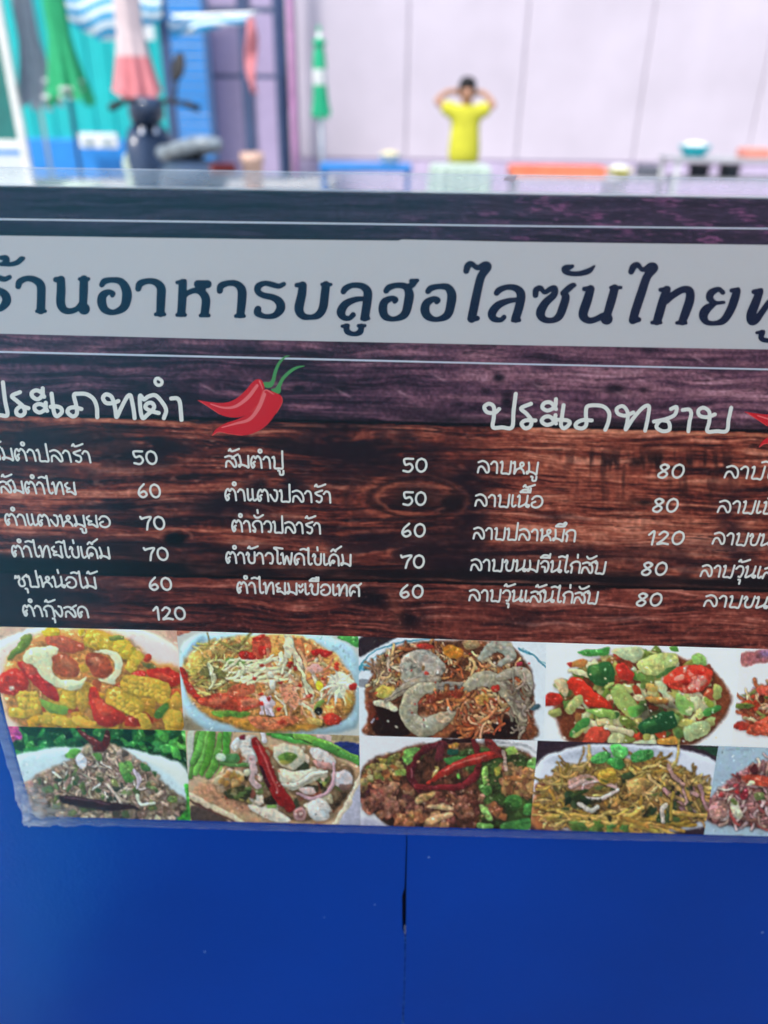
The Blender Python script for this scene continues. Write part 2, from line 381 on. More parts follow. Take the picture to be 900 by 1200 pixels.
    F([(20, 120), (120, 40), (700, 50), (870, 140), (870, 450), (800, 520), (160, 520), (40, 420)], 'b4d4e0', shade=.1, noise=.01, soft=2)
    F([(40, 180), (110, 70), (160, 60), (100, 180), (60, 220)], '8fb0c2', shade=.1, soft=2.5)
    F([(740, 62), (862, 62), (862, 125), (800, 95)], '4f9a4a', shade=.2)
    F([(30, 420), (160, 500), (100, 505), (30, 500)], '8a7a60', shade=0, soft=1.5)
    F([(40, 215), (120, 110), (300, 70), (560, 60), (720, 130), (830, 270), (800, 440), (600, 500), (400, 510), (220, 460), (100, 390)], 'c98a4a', shade=.25, noise=.3, soft=1.5, cast=.2)
    F([(100, 390), (220, 460), (400, 510), (620, 500), (700, 470), (500, 480), (300, 440)], 'd09038', shade=.1, soft=2)
    c.strands([(90, 230), (160, 110), (330, 80), (360, 260), (200, 330), (110, 320)], 70, ['c6b464', 'bda65a', 'd4c886', '9a8c48'], w=9, L=110, bend=.35, rot=(-20, 30), cast=.25)
    F([(60, 220), (110, 130), (170, 95), (190, 150), (120, 230), (100, 280)], 'c2a850', shade=.25, noise=.2, soft=1.2, opacity=.8)
    F([(120, 215), (200, 205), (260, 240), (200, 265), (130, 255)], '6b6a3a', opacity=.85)
    F([(240, 170), (330, 165), (375, 190), (340, 210), (250, 190)], '6a9a3e', cast=.3); F([(300, 170), (370, 180), (360, 200), (310, 190)], '9ab860', opacity=.7)
    for x, y in ((175, 130), (215, 135), (150, 150)): c.ell(x, y, 26, 20, jit('cfa860'), cast=.2)
    F([(20, 205), (50, 210), (80, 290), (120, 350), (160, 400), (110, 370), (60, 310)], 'b03024', cast=.2)
    F([(290, 135), (370, 130), (420, 160), (350, 185), (300, 165)], 'b02a20', cast=.3)
    F([(360, 80), (420, 55), (450, 100), (450, 160), (390, 160), (360, 130)], 'c85038', cast=.3); F([(360, 75), (425, 52), (420, 75), (380, 90)], 'c03020'); F([(390, 105), (440, 110), (440, 150), (400, 150)], 'bb2a20')
    F([(430, 150), (490, 130), (540, 160), (470, 185)], 'd0a048', cast=.2)
    c.bits([(530, 80), (620, 90), (660, 150), (560, 170)], 18, ['d08a50', 'c87848', 'dba868'], 24, .8, cast=.3)
    F([(630, 125), (690, 120), (740, 140), (700, 160), (640, 150)], 'b02420', cast=.25)
    c.strands([(360, 180), (600, 150), (780, 230), (780, 330), (600, 420), (380, 360)], 60, ['d8b488', 'cf9a70', 'e6d6ae', 'c87858', 'd9a878'], w=13, L=120, bend=.35, cast=.12)
    F([(605, 205), (660, 185), (690, 220), (640, 245)], 'd8a090', cast=.25); F([(490, 290), (550, 280), (590, 340), (570, 400), (510, 380)], 'cf8a68', cast=.25, noise=.3)
    F([(100, 350), (220, 330), (360, 345), (420, 380), (330, 410), (200, 400), (130, 385)], 'b8432c', cast=.3, noise=.2); F([(150, 355), (260, 345), (240, 380), (170, 385)], 'cf7050', opacity=.7, soft=1.2); F([(300, 355), (400, 350), (390, 385), (320, 390)], 'd08a66', opacity=.7, soft=1.2)
    F([(270, 290), (370, 280), (380, 320), (300, 350), (230, 340)], 'c25a40', cast=.2, opacity=.9)
    for k in range(26):
        x, y = rng.uniform(240, 420), rng.uniform(190, 290); Ln([(x, y), (x+rng.uniform(30, 80), y-rng.uniform(-10, 40)), (x+rng.uniform(90, 170), y-rng.uniform(10, 70))], rng.uniform(7, 15), jit('e6dfb4'), shade=.2, cast=.06, opacity=.85)
    for x0, y0, x1, y1 in ((520, 60, 500, 240), (530, 70, 560, 200), (545, 110, 600, 270), (570, 190, 620, 340), (600, 260, 640, 370), (500, 150, 490, 200), (160, 200, 180, 290), (300, 170, 230, 220), (190, 240, 165, 310), (310, 190, 320, 250)):
        Ln([(x0, y0), ((x0+x1)/2+12, (y0+y1)/2), (x1, y1)], [14, 17, 8], jit('e2d8ae'), cast=.25)
    F([(500, 60), (545, 55), (560, 120), (530, 180), (510, 120)], 'e0d8b4', shade=.3, noise=.05)
    F([(440, 265), (475, 270), (478, 310), (450, 315)], 'e8dfc8', cast=.25); F([(440, 225), (470, 230), (465, 260), (440, 255)], 'e2d4b8', cast=.25)
    F([(655, 265), (690, 285), (685, 330), (655, 310)], 'd8c034', cast=.2)
    c.ell(770, 280, 50, 55, 'e2e0c0', wob=.3, shade=.2, noise=.05, cast=.25)
    for a in range(0, 360, 24):
        r = math.radians(a+rng.uniform(-8, 8)); l = rng.uniform(60, 100); Ln([(765, 285), (765+math.cos(r)*l*.6, 285+math.sin(r)*l*.6), (765+math.cos(r)*l, 285+math.sin(r)*l*1.1+14)], [20, 12, 5], jit('e4e2c4'), shade=.25)
    for k in range(9):
        x = rng.uniform(400, 450); Ln([(x+10, 345), (x, 380), (x+rng.uniform(-10, 30), 425)], 9, jit('dfc6d0'), cast=.2)
    F([(400, 345), (450, 340), (480, 370), (440, 400), (400, 380)], 'dcc0c4', shade=.3)
    F([(175, 410), (250, 408), (360, 412), (350, 438), (200, 437)], '5f8a34', cast=.3); F([(640, 395), (690, 350), (700, 365), (665, 410)], '86a04a', cast=.25); c.ell(668, 408, 20, 18, '1c1c18')
    F([(340, 430), (430, 440), (560, 425), (590, 450), (520, 495), (420, 505), (360, 480)], 'd0744a', cast=.3, noise=.15); F([(400, 450), (500, 450), (470, 480)], 'dc9468', opacity=.7, soft=1.5)
    F([(470, 455), (510, 450), (530, 470), (480, 480)], 'b83020', opacity=.8, soft=1)
    F([(680, 435), (730, 415), (780, 440), (770, 475), (700, 470)], 'b83222', cast=.3); c.chunk(650, 460, 60, 34, 10, 'd2b060', cast=.2)
    F([(790, 320), (830, 300), (825, 380), (790, 430)], 'd2a84a', opacity=.7, soft=1.5); F([(805, 285), (840, 280), (838, 312), (812, 318)], 'b82a28'); F([(740, 200), (765, 200), (770, 225), (750, 222)], 'b83428')
    for k in range(14): c.ell(rng.uniform(380, 760), rng.uniform(190, 420), 11, 9, jit('b52e22'), 0, .3, cast=.2)
    for k in range(30): c.ell(rng.uniform(60, 800), rng.uniform(100, 460), 3.2, 2.6, 'f2e6da', 0, .2, shade=0, opacity=.8)
    # ---- tile 3: prawn salad on a plate with blue rings
    c.setclip(TILES[2]); c.k = 0.75; c.view(415, 730, 3.83)
    F([(0, 50), (880, 70), (880, 540), (0, 540)], 'dfe3e8', smooth=False, shade=0, noise=.03)
    F([(20, 55), (220, 60), (120, 110), (20, 170)], '2c2026', shade=0, noise=.3, soft=.8)
    F([(25, 190), (70, 190), (70, 215), (25, 220)], '3f93ae', shade=0); F([(25, 250), (75, 255), (75, 290), (25, 290)], '8a8c94', shade=0)
    Ln([(20, 215), (90, 140), (200, 95), (360, 72)], 7, '4a92a8', shade=0); Ln([(20, 235), (70, 180), (190, 115), (300, 85)], 4, '76acba', shade=0)
    Ln([(735, 120), (800, 150), (870, 215)], 8, '4a8fa6', shade=0); Ln([(760, 125), (820, 160), (875, 200)], 4, '76acba', shade=0)
    F([(60, 290), (150, 130), (300, 90), (560, 80), (700, 110), (790, 230), (800, 400), (760, 530), (100, 510), (70, 420)], '6a3a24', shade=.2, noise=.35, soft=1.2)
    F([(70, 340), (220, 380), (240, 460), (250, 510), (110, 505), (75, 440)], '22100e', shade=.15, noise=.2, soft=1.2); F([(70, 330), (95, 340), (110, 440), (85, 470), (65, 400)], '7a3420', soft=1.5, opacity=.8)
    F([(430, 480), (760, 400), (770, 520), (420, 520)], '20100e', shade=.1, noise=.3, soft=1.5)
    c.strands([(80, 200), (250, 100), (560, 150), (720, 180), (780, 300), (640, 480), (480, 450), (300, 330), (100, 280)], 230, ['c89a68', 'b87844', 'd6b488', '9a5a38', 'a8522e', 'd0a070'], w=11, L=80, bend=.7, cast=.28)
    c.strands([(70, 200), (180, 140), (200, 260), (100, 290)], 36, ['d6ba9a', 'c8a070', '8e6a50'], w=10, L=60, cast=.25)
    F([(390, 110), (440, 95), (500, 130), (490, 160), (420, 160)], 'c87a28', cast=.3); F([(270, 105), (340, 95), (370, 115), (300, 125)], 'b03428', cast=.2); F([(480, 85), (550, 75), (570, 110), (500, 130)], 'b08a60', cast=.25)
    F([(720, 175), (750, 172), (748, 195), (725, 198)], 'b03040')
    c.ell(150, 310, 50, 30, 'bda84e', cast=.2); F([(90, 345), (150, 340), (210, 380), (200, 395), (140, 375), (95, 370)], 'dccfb0', cast=.3)
    # prawns (grey translucent bodies with tails)
    def prawn(pts, w, col='a49a8a', seg=True):
        Ln(pts, w, hx(col)*[1.03, .97, .87], shade=.45, noise=.2, cast=.45)
        q = catmull(np.c_[np.asarray(pts, float), np.broadcast_to(np.asarray(w, float), (len(pts),))], 4)
        if seg:
            for i in range(3, len(q)-3, 3):
                d = q[i+1, :2]-q[i-1, :2]; d /= np.linalg.norm(d)+1e-6; n = np.array([-d[1], d[0]])*q[i, 2]*.45
                Ln([q[i, :2]-n, q[i, :2]+d*6, q[i, :2]+n], 3.4, '6c6860', shade=0, opacity=.5)
        for i in range(0, len(q)):
            for _ in range(3): c.ell(q[i, 0]+rng.uniform(-.4, .4)*q[i, 2], q[i, 1]+rng.uniform(-.4, .4)*q[i, 2], 11, 8, jit(['bfa88c', '7e7a70', 'cabdae', 'a0907c', 'b49a80'][rng.integers(5)]), rng.uniform(0, 180), .4, shade=.2, opacity=.5, soft=1.1)
        for i in range(0, len(q), 2): c.ell(q[i, 0]+rng.uniform(-6, 6), q[i, 1]-q[i, 2]*.22, 9, 4, 'd6d2c8', 0, .3, shade=0, opacity=.55, soft=.9)
    F([(195, 190), (240, 130), (330, 120), (400, 170), (410, 215), (370, 260), (300, 280), (220, 270)], 'a89a8a', noise=.3, shade=.4, cast=.4, R=10)
    c.bits([(210, 180), (330, 130), (400, 200), (300, 270), (220, 250)], 26, ['b8aa9a', '9c8c7c', 'c2b4a2'], 20, .8, opacity=.6)
    F([(300, 190), (318, 190), (318, 212), (300, 210)], '7a5a34'); c.ell(325, 222, 12, 9, 'b03a2a')
    prawn([(150, 345), (220, 300), (300, 270), (370, 255)], [16, 44, 54, 40], '8e867c'); Ln([(140, 350), (190, 315), (260, 290)], 4, '50443e', shade=0)
    prawn([(370, 280), (300, 300), (255, 350), (260, 430), (310, 470), (380, 440), (430, 400)], [34, 62, 76, 84, 84, 74, 40], 'a2a092')
    F([(270, 420), (330, 410), (380, 430), (360, 470), (290, 480)], 'b8b4a2', opacity=.5, soft=1.5)
    F([(370, 265), (500, 268), (500, 300), (380, 305)], '8a7e72', cast=.3); Ln([(375, 285), (495, 288)], 3, '5a4c44', shade=0)
    prawn([(510, 290), (570, 250), (640, 265), (700, 330), (740, 400), (750, 470)], [50, 66, 72, 66, 50, 18], '9a988c')
    prawn([(560, 160), (620, 110), (670, 110), (690, 150), (650, 185)], [26, 52, 58, 46, 20], '94a0a2')
    prawn([(650, 240), (720, 220), (770, 250), (780, 320)], [36, 50, 50, 24], '9c9890')
    F([(770, 370), (835, 360), (830, 378), (790, 400)], '46606a', cast=.2)
    F([(610, 285), (650, 275), (655, 305), (620, 315)], 'bb2e20', cast=.25); F([(540, 330), (590, 310), (620, 340), (580, 370), (545, 360)], 'bd8442', cast=.25, noise=.2)
    c.strands([(330, 330), (480, 320), (520, 420), (460, 500), (600, 500), (640, 380), (560, 390)], 70, ['b4623a', 'c07a4a', '8e3a22', 'd0a070', 'a64c2c'], w=12, L=80, cast=.35)
    F([(320, 330), (420, 305), (500, 310), (500, 330), (400, 335), (330, 370)], '6e2416', opacity=.8, soft=1)
    for k in range(60): c.ell(rng.uniform(90, 780), rng.uniform(120, 480), 5, 4, jit(['e8dcc8', 'd8b890', 'b43426'][rng.integers(3)]), 0, .3, shade=.3)
    c.strands([(680, 240), (780, 250), (790, 420), (740, 510), (700, 420)], 34, ['8c7c6c', '6e5c4e', 'a8947e'], w=9, L=70, rot=(70, 30), cast=.25)
    c.ell(400, 420, 26, 26, 'caa888', cast=.2); Ln([(90, 440), (100, 430)], 8, 'b8b0c0', shade=0)
    # ---- tile 4: cucumber and tomato salad on a white plate
    c.setclip(TILES[3]); c.k = 0.5; c.view(630, 730, 3.333)
    F([(0, 60), (860, 80), (860, 540), (0, 540)], 'f0eeee', smooth=False, shade=0, noise=.02)
    F([(740, 95), (820, 130), (790, 200), (770, 110)], 'e2e0e2', shade=.04, soft=3, noise=.02)
    F([(70, 330), (110, 250), (180, 170), (320, 130), (540, 135), (660, 180), (742, 260), (745, 330), (680, 420), (560, 478), (160, 472), (85, 390)], '6e341e', shade=.1, noise=.3, soft=1.6)
    F([(690, 210), (740, 260), (742, 330), (680, 410), (560, 470), (640, 380), (700, 300)], '8a4428', soft=2, opacity=.7, shade=0)
    c.bits([(70, 250), (200, 140), (540, 110), (700, 230), (680, 380), (480, 460), (180, 460)], 200, ['a8a050', '7a8a3a', 'd0c898', 'b03a24', '8a5a32', 'd6cc9c', 'c8c47a', 'a8442c', '5c7a34'], 30, .6, cast=.3)
    def cuke(pts, skin='2a5a2c', flesh='a9ba70'):
        F(pts, skin, shade=.45, cast=.4)
    F([(145, 110), (240, 105), (285, 95), (280, 130), (190, 140)], '4c9a46', cast=.3); F([(110, 165), (160, 140), (200, 150), (180, 180)], 'c07a3e', cast=.25)
    F([(110, 155), (135, 150), (130, 175)], 'b8302a'); Ln([(130, 185), (190, 200), (240, 215)], 20, 'd8d0a0', cast=.25)
    F([(280, 110), (360, 95), (420, 100), (400, 150), (320, 145)], 'cfcf9a', cast=.25); F([(510, 95), (545, 92), (548, 118), (515, 115)], '6a9a40')
    F([(380, 150), (460, 120), (540, 125), (550, 165), (460, 215), (400, 195)], 'c6c878', cast=.3, shade=.25); F([(455, 210), (540, 165), (545, 180), (470, 222)], '4a6a34')
    F([(590, 130), (630, 115), (655, 140), (655, 175), (615, 165)], '94b860', cast=.25)
    F([(305, 165), (340, 155), (375, 195), (370, 230), (325, 220)], 'c03024', cast=.3); F([(370, 185), (415, 200), (430, 235), (390, 225)], '6a8a3e', cast=.3)
    cuke([(190, 175), (270, 145), (310, 190), (300, 235), (240, 250), (205, 220)]); F([(205, 170), (240, 160), (250, 200), (215, 205)], '6c9848', opacity=.6, soft=1.2); F([(255, 250), (305, 225), (305, 240), (270, 258)], 'a8b868')
    F([(480, 225), (560, 165), (640, 165), (685, 200), (660, 260), (590, 275), (520, 255)], 'cc3c2a', cast=.35, noise=.15); c.bits([(540, 180), (640, 180), (660, 240), (570, 260)], 22, ['d88070', 'e09a88', 'b8281c'], 15, .6, opacity=.8)
    F([(680, 240), (720, 250), (715, 300), (680, 305)], 'a8a85a', cast=.3)
    F([(20, 300), (60, 262), (100, 290), (90, 320), (25, 325)], 'bb2c20', cast=.3); F([(105, 235), (150, 205), (200, 240), (280, 310), (290, 335), (200, 325), (150, 280)], 'c8301f', cast=.35); F([(190, 270), (240, 285), (285, 330), (200, 320)], 'd0341e')
    F([(65, 220), (110, 215), (125, 270), (110, 295), (80, 260)], 'd6bc8e', cast=.3)
    F([(100, 340), (150, 290), (190, 280), (180, 320), (130, 365)], 'b4b06a', cast=.3); F([(45, 340), (90, 330), (100, 365), (60, 370)], 'a8a860', cast=.3)
    F([(285, 270), (320, 230), (360, 270), (400, 330), (410, 360), (360, 375), (310, 320)], 'a6b05e', cast=.35, shade=.3); F([(350, 330), (410, 320), (410, 350), (370, 375)], '6fae4a')
    F([(180, 335), (280, 335), (330, 350), (310, 375), (220, 365)], '8cae54', cast=.35); F([(300, 340), (328, 350), (312, 372)], '3e5c2c')
    F([(365, 280), (410, 275), (425, 300), (390, 310)], 'd4c496', cast=.3); F([(410, 285), (510, 290), (520, 310), (450, 320)], 'c28440', cast=.3); F([(420, 235), (475, 240), (470, 270), (425, 260)], 'd2a858', cast=.3)
    F([(535, 270), (570, 280), (605, 320), (595, 360), (550, 350)], '8ab05a', cast=.35, shade=.3); F([(565, 340), (600, 325), (595, 362)], 'c2c890')
    F([(625, 345), (700, 318), (718, 335), (660, 368)], '3f7a38', cast=.35); c.ell(632, 355, 14, 11, 'a8b868')
    F([(380, 320), (540, 300), (550, 350), (450, 380), (390, 370)], '1c1410', opacity=.55, soft=2, shade=0)
    cuke([(380, 400), (440, 360), (530, 340), (560, 375), (540, 410), (430, 440), (395, 430)], '1d4a28'); F([(400, 395), (450, 375), (470, 395), (420, 415)], '4a8a44', opacity=.6, soft=1.2); F([(530, 345), (560, 370), (550, 395)], '8aa858')
    F([(560, 415), (600, 385), (650, 372), (680, 400), (660, 435), (580, 460)], 'b2bc84', cast=.35, shade=.25)
    F([(120, 440), (170, 375), (210, 370), (200, 400), (150, 445)], '43803a', cast=.35); F([(130, 440), (195, 400), (200, 410), (150, 447)], 'a8a860')
    F([(210, 400), (270, 400), (285, 440), (260, 470), (170, 472), (190, 430)], 'cf4a34', cast=.3); F([(230, 370), (280, 375), (285, 395), (235, 395)], 'd8c08a', cast=.3); Ln([(270, 405), (310, 415), (360, 430)], 22, 'd4c298', cast=.3)
    F([(280, 430), (330, 430), (330, 480), (275, 480)], 'c8c690', cast=.3); F([(370, 455), (470, 455), (460, 480), (370, 478)], 'c2c6a0', cast=.2); F([(465, 450), (545, 440), (550, 475), (470, 480)], 'c68a3a', cast=.3); F([(410, 430), (440, 430), (440, 458), (410, 455)], 'a8a04e')
    for k in range(40): c.ell(rng.uniform(80, 700), rng.uniform(130, 460), 4, 3.4, jit(['f0e8d4', 'e8c8a0'][rng.integers(2)]), 0, .3, shade=.2)
    # ---- tile 5: sausage salad on a white plate (cut by the frame)
    c.setclip(TILES[4]); c.k = 0.8; c.view(630, 730, 3.333)
    F([(740, 90), (1600, 100), (1600, 540), (700, 540)], 'ece8e8', smooth=False, shade=0, noise=.02)
    F([(790, 100), (1600, 110), (1600, 130), (890, 150), (800, 178)], 'b06a68', shade=0, noise=.2, soft=.8); F([(870, 105), (1600, 110), (1600, 130), (880, 140)], '9a78b0', shade=0, soft=2)
    F([(780, 320), (850, 250), (1000, 220), (1300, 230), (1350, 430), (1000, 470), (840, 420)], '8a3a22', noise=.3, soft=1.2, cast=.2)
    c.strands([(790, 300), (860, 250), (1250, 230), (1300, 400), (900, 430), (800, 350)], 120, ['c89a68', 'd6b890', 'a05a38', '7e7a3e'], w=11, L=80, cast=.3)
    c.bits([(790, 300), (900, 240), (1250, 240), (1300, 400), (900, 400)], 30, ['b83a24', '5a6a2e', 'c8a870'], 24, .6, cast=.3)
    F([(850, 255), (900, 240), (960, 255), (940, 285), (870, 280)], 'c4503a', cast=.3); F([(760, 320), (820, 310), (860, 320), (800, 340)], '6a7a34', cast=.3)
    F([(755, 405), (800, 380), (840, 395), (820, 420)], 'b0382a', cast=.3); F([(805, 425), (860, 380), (930, 360), (1000, 380), (960, 430), (880, 440)], 'bb4a34', cast=.35, noise=.1)
    for x in range(1000, 1300, 70): F([(x, 380), (x+50, 360), (x+80, 390), (x+30, 430)], jit('b84030'), cast=.3)
    # ---- tile 6: minced salad with dried chillies, hedge behind
    c.setclip(TILES[5]); c.k = 0.9; c.view(0, 845, 3.913)
    F([(-20, 0), (900, 20), (900, 540), (-20, 540)], '163a1c', smooth=False, shade=0, noise=.3)
    for k in range(170):
        x, y = rng.uniform(20, 870), rng.uniform(20, 200); c.ell(x, y, rng.uniform(16, 42), rng.uniform(12, 28), jit(['1f5a26', '2c7a32', '17421c', '3d8c3c', '0f2c14'][rng.integers(5)]), rng.uniform(0, 180), .3, shade=.4, cast=.25)
    for x, y in ((790, 100), (760, 130), (820, 120), (800, 150), (740, 70), (850, 60)): c.ell(x, y, 34, 18, jit('54a848'), rng.uniform(0, 180), .3, cast=.2)
    for x, y, r in ((60, 40, 28), (80, 70, 26), (55, 80, 20), (45, 30, 16)): c.ell(x, y, r, r*.9, jit('c04a86'), 0, .2)
    F([(40, 165), (140, 140), (300, 120), (520, 118), (700, 155), (860, 205), (880, 480), (60, 480)], 'cfe2e6', shade=.06, noise=.02, soft=1)
    F([(560, 130), (700, 160), (860, 210), (862, 330), (780, 250), (640, 170)], 'e2e8e2', shade=.05, soft=2, noise=.02)
    F([(830, 285), (870, 290), (885, 470), (800, 460), (850, 400)], '3f9a34', noise=.15, shade=.2)
    MEAT = ['a08a74', 'b89c84', '86705c', 'c4ac94', '6e5a48', 'a88a70', '94806a']
    F([(110, 300), (200, 230), (330, 180), (400, 110), (520, 110), (640, 190), (760, 290), (850, 380), (780, 450), (500, 470), (180, 440), (140, 370)], '7a6654', shade=.3, noise=.35, soft=1.2, cast=.2)
    c.bits([(120, 300), (230, 225), (340, 180), (420, 110), (520, 115), (650, 200), (760, 290), (850, 385), (780, 455), (500, 470), (180, 440), (150, 370)], 520, MEAT, 16, .75, cast=.3)
    c.strands([(260, 250), (420, 150), (560, 180), (680, 300), (600, 400), (400, 380), (280, 330)], 110, ['c8b098', 'd6c2ae', 'a88c74', 'e0d2c4', 'b89880'], w=9, L=80, cast=.3)
    c.bits([(150, 280), (500, 150), (820, 380), (600, 440), (200, 420)], 46, ['5c6a3a', '48582e', '6e7a46', '3a3428'], 17, .7, cast=.25)
    F([(300, 150), (340, 120), (375, 130), (350, 170), (310, 175)], '6cb042', cast=.25); F([(345, 175), (370, 140), (398, 170), (395, 220), (360, 228)], 'd8d6dc', cast=.25, shade=.3)
    for p, col in (([(420, 150), (460, 145), (470, 180), (440, 190)], '5f8a3a'), ([(545, 190), (600, 180), (620, 220), (580, 260), (550, 240)], '6a9848'), ([(560, 240), (600, 240), (610, 280), (570, 285)], '4f8638'), ([(640, 190), (690, 210), (690, 235), (655, 230)], '46703a'), ([(690, 230), (725, 235), (715, 262)], '3f6a36'), ([(190, 295), (245, 290), (250, 325), (200, 325)], '66784c'), ([(775, 340), (815, 345), (810, 380), (780, 375)], '6f8a46'), ([(500, 265), (535, 265), (535, 305), (510, 300)], '7c8446')):
        F(p, col, cast=.3)
    Ln([(615, 225), (635, 260), (625, 310)], [10, 26, 10], 'd6c4d0', cast=.25); Ln([(630, 340), (640, 380), (700, 370)], 12, 'd8dcc4', cast=.25); Ln([(480, 290), (520, 330), (560, 380)], 12, 'd4c0b0', cast=.25)
    Ln([(375, 50), (400, 75), (430, 100), (470, 125)], [14, 26, 34, 30], '6a2018', shade=.5, cast=.35); Ln([(490, 50), (490, 80), (480, 115), (440, 130)], [18, 26, 34, 26], '521612', shade=.5, cast=.35)
    for x, y in ((395, 66), (412, 84), (436, 92), (485, 66)): c.ell(x, y, 8, 4, 'd08a80', 30, .2, shade=0, opacity=.8)
    Ln([(285, 350), (320, 365), (420, 380), (520, 388), (625, 400)], [14, 42, 46, 38, 10], '2e1216', shade=.5, cast=.4); Ln([(300, 352), (400, 364), (500, 376)], 6, '6e4a54', shade=0, opacity=.7)
    F([(110, 280), (150, 265), (160, 300), (120, 300)], 'd09080', soft=1); c.ell(140, 400, 60, 40, 'c8c4be', soft=3, opacity=.35, shade=0)
    # ---- tile 7: seafood salad on a square plate, long beans at the side
    c.setclip(TILES[6]); c.k = 0.55; c.view(210, 845, 4.09)
    F([(0, 30), (900, 40), (900, 540), (0, 540)], 'c8a884', smooth=False, shade=0, noise=.05)
    F([(40, 45), (90, 45), (80, 200), (50, 330)], 'c8cab8', shade=0); F([(640, 60), (870, 75), (870, 105), (700, 95)], 'a08a64', shade=0); F([(650, 60), (720, 65), (725, 105), (660, 100)], 'd8b8b0', shade=.1)
    F([(720, 100), (870, 102), (870, 190), (800, 150)], '23306e', shade=0, noise=.1); F([(60, 380), (260, 480), (170, 520), (55, 480)], '4a3a34', shade=.1, noise=.3); F([(830, 330), (880, 250), (880, 520), (720, 510)], 'b4aebe', shade=.1, soft=1.5)
    F([(50, 345), (120, 300), (860, 190), (870, 260), (730, 500), (400, 520), (220, 440)], 'c49a74', shade=.2, noise=.1, soft=1)
    Ln([(50, 350), (160, 405), (290, 468), (340, 500)], 20, 'dcc6a8', shade=.4); Ln([(868, 260), (800, 390), (735, 495)], 22, 'dcc8ae', shade=.4)
    Ln([(60, 378), (170, 432), (280, 490)], 12, '5c3a34', shade=.2)
    F([(60, 330), (130, 290), (330, 330), (350, 440), (260, 430), (120, 370)], 'c08a68', noise=.2, soft=2, shade=.1)
    for k, (x0, y0, x1, y1) in enumerate(((105, 50, 62, 270), (140, 60, 90, 250), (165, 60, 120, 250), (200, 70, 150, 260), (240, 60, 190, 260), (225, 60, 215, 200), (120, 60, 70, 200))):
        Ln([(x0, y0), ((x0+x1)/2+10, (y0+y1)/2), (x1, y1)], [26, 34, 26], jit(['5f9a3e', '6fae4a', '4c8a34'][k % 3]), shade=.5, cast=.35)
    for x0, y0, x1, y1, w in ((430, 62, 640, 110, 26), (500, 62, 760, 150, 34), (560, 70, 840, 180, 34), (650, 110, 850, 200, 32), (450, 75, 700, 165, 22)):
        Ln([(x0, y0), ((x0+x1)/2, (y0+y1)/2-14), (x1, y1)], w, jit(['7ab050', '5c9a40', '8fbf62', '4a8a3c'][rng.integers(4)]), shade=.45, cast=.3)
    F([(230, 200), (340, 150), (560, 110), (760, 180), (830, 290), (720, 440), (560, 470), (380, 420), (220, 350), (170, 280)], '8a6a4c', noise=.3, soft=1.2, cast=.2)
    c.bits([(220, 200), (560, 110), (820, 290), (700, 440), (380, 420), (200, 330)], 110, ['c8b498', 'a88a68', '6e5a3c', 'd0c0aa', '5e6a38', '8e4a34', '3a3a24'], 26, .7, cast=.35)
    F([(290, 90), (350, 65), (390, 100), (380, 190), (340, 210), (300, 150)], 'd2c4b8', cast=.35, shade=.3); F([(290, 75), (325, 65), (320, 95), (295, 100)], '6a2030'); F([(250, 110), (290, 70), (300, 140), (270, 150)], 'd6d2cc', cast=.2)
    F([(190, 170), (270, 150), (310, 190), (250, 215), (195, 200)], '4f7c46', cast=.3); c.ell(205, 175, 24, 18, 'c2ceb0', cast=.2); Ln([(200, 205), (260, 215), (330, 210)], 18, '5a8444', cast=.2)
    F([(155, 290), (200, 245), (290, 235), (330, 250), (270, 290), (190, 310)], 'ccb088', cast=.35); c.bits([(200, 260), (310, 245), (290, 320), (220, 310)], 14, ['c08a4a', 'd0aa70'], 20, .7, cast=.25)
    F([(435, 140), (480, 105), (570, 120), (605, 160), (590, 210), (530, 240), (470, 210)], 'd0c0a4', cast=.35, shade=.3); F([(460, 165), (520, 145), (570, 165), (540, 205), (480, 205)], '5f7c34', cast=.2, noise=.25); F([(470, 190), (520, 190), (530, 208), (480, 210)], 'b89a48', opacity=.8, soft=1)
    F([(460, 230), (560, 240), (670, 215), (720, 250), (650, 280), (560, 330), (500, 320)], 'd4c6ac', cast=.35, shade=.35); Ln([(480, 310), (560, 300), (640, 250), (700, 240)], [12, 22, 22, 14], 'e2d8c4', cast=.25)
    F([(620, 130), (700, 140), (750, 180), (740, 215), (640, 180)], 'd8ccc6', cast=.3); F([(630, 180), (720, 195), (740, 230), (660, 220)], 'c08a80', cast=.2)
    F([(720, 240), (800, 230), (835, 290), (800, 330), (740, 310)], 'cfc0c0', cast=.35, shade=.3); F([(760, 305), (825, 295), (820, 325), (775, 335)], '7a5a52')
    Ln([(560, 345), (640, 370), (720, 330), (740, 270), (735, 200)], [12, 20, 20, 16, 12], 'c49aa0', cast=.3); Ln([(345, 180), (355, 240), (350, 280), (380, 310)], 28, 'c4a4a2', cast=.25)
    F([(560, 320), (640, 310), (660, 345), (590, 350)], 'd0b4ac', cast=.3); F([(660, 290), (700, 300), (680, 330)], '1e1c14'); F([(680, 285), (710, 290), (700, 315)], 'a8a850')
    F([(390, 370), (450, 350), (480, 390), (430, 410)], '20180e', soft=1); F([(210, 340), (300, 300), (350, 330), (320, 390), (240, 370)], '3c3a20', noise=.4, cast=.2)
    c.bits([(220, 340), (340, 300), (340, 390)], 20, ['5c6a34', '8a7a4a', '2c2c18'], 15)
    Ln([(362, 95), (385, 150), (410, 210), (445, 290), (490, 360), (530, 410)], [26, 48, 52, 54, 66, 44], '8a1a1a', shade=.6, cast=.5, noise=.3)
    Ln([(370, 100), (400, 170), (440, 260), (480, 340)], 10, 'c86a62', shade=0, opacity=.65); Ln([(385, 220), (410, 270), (430, 310)], 16, '3a1018', cast=.2)
    Ln([(400, 60), (405, 100)], 22, 'd8d0d4', cast=.2)
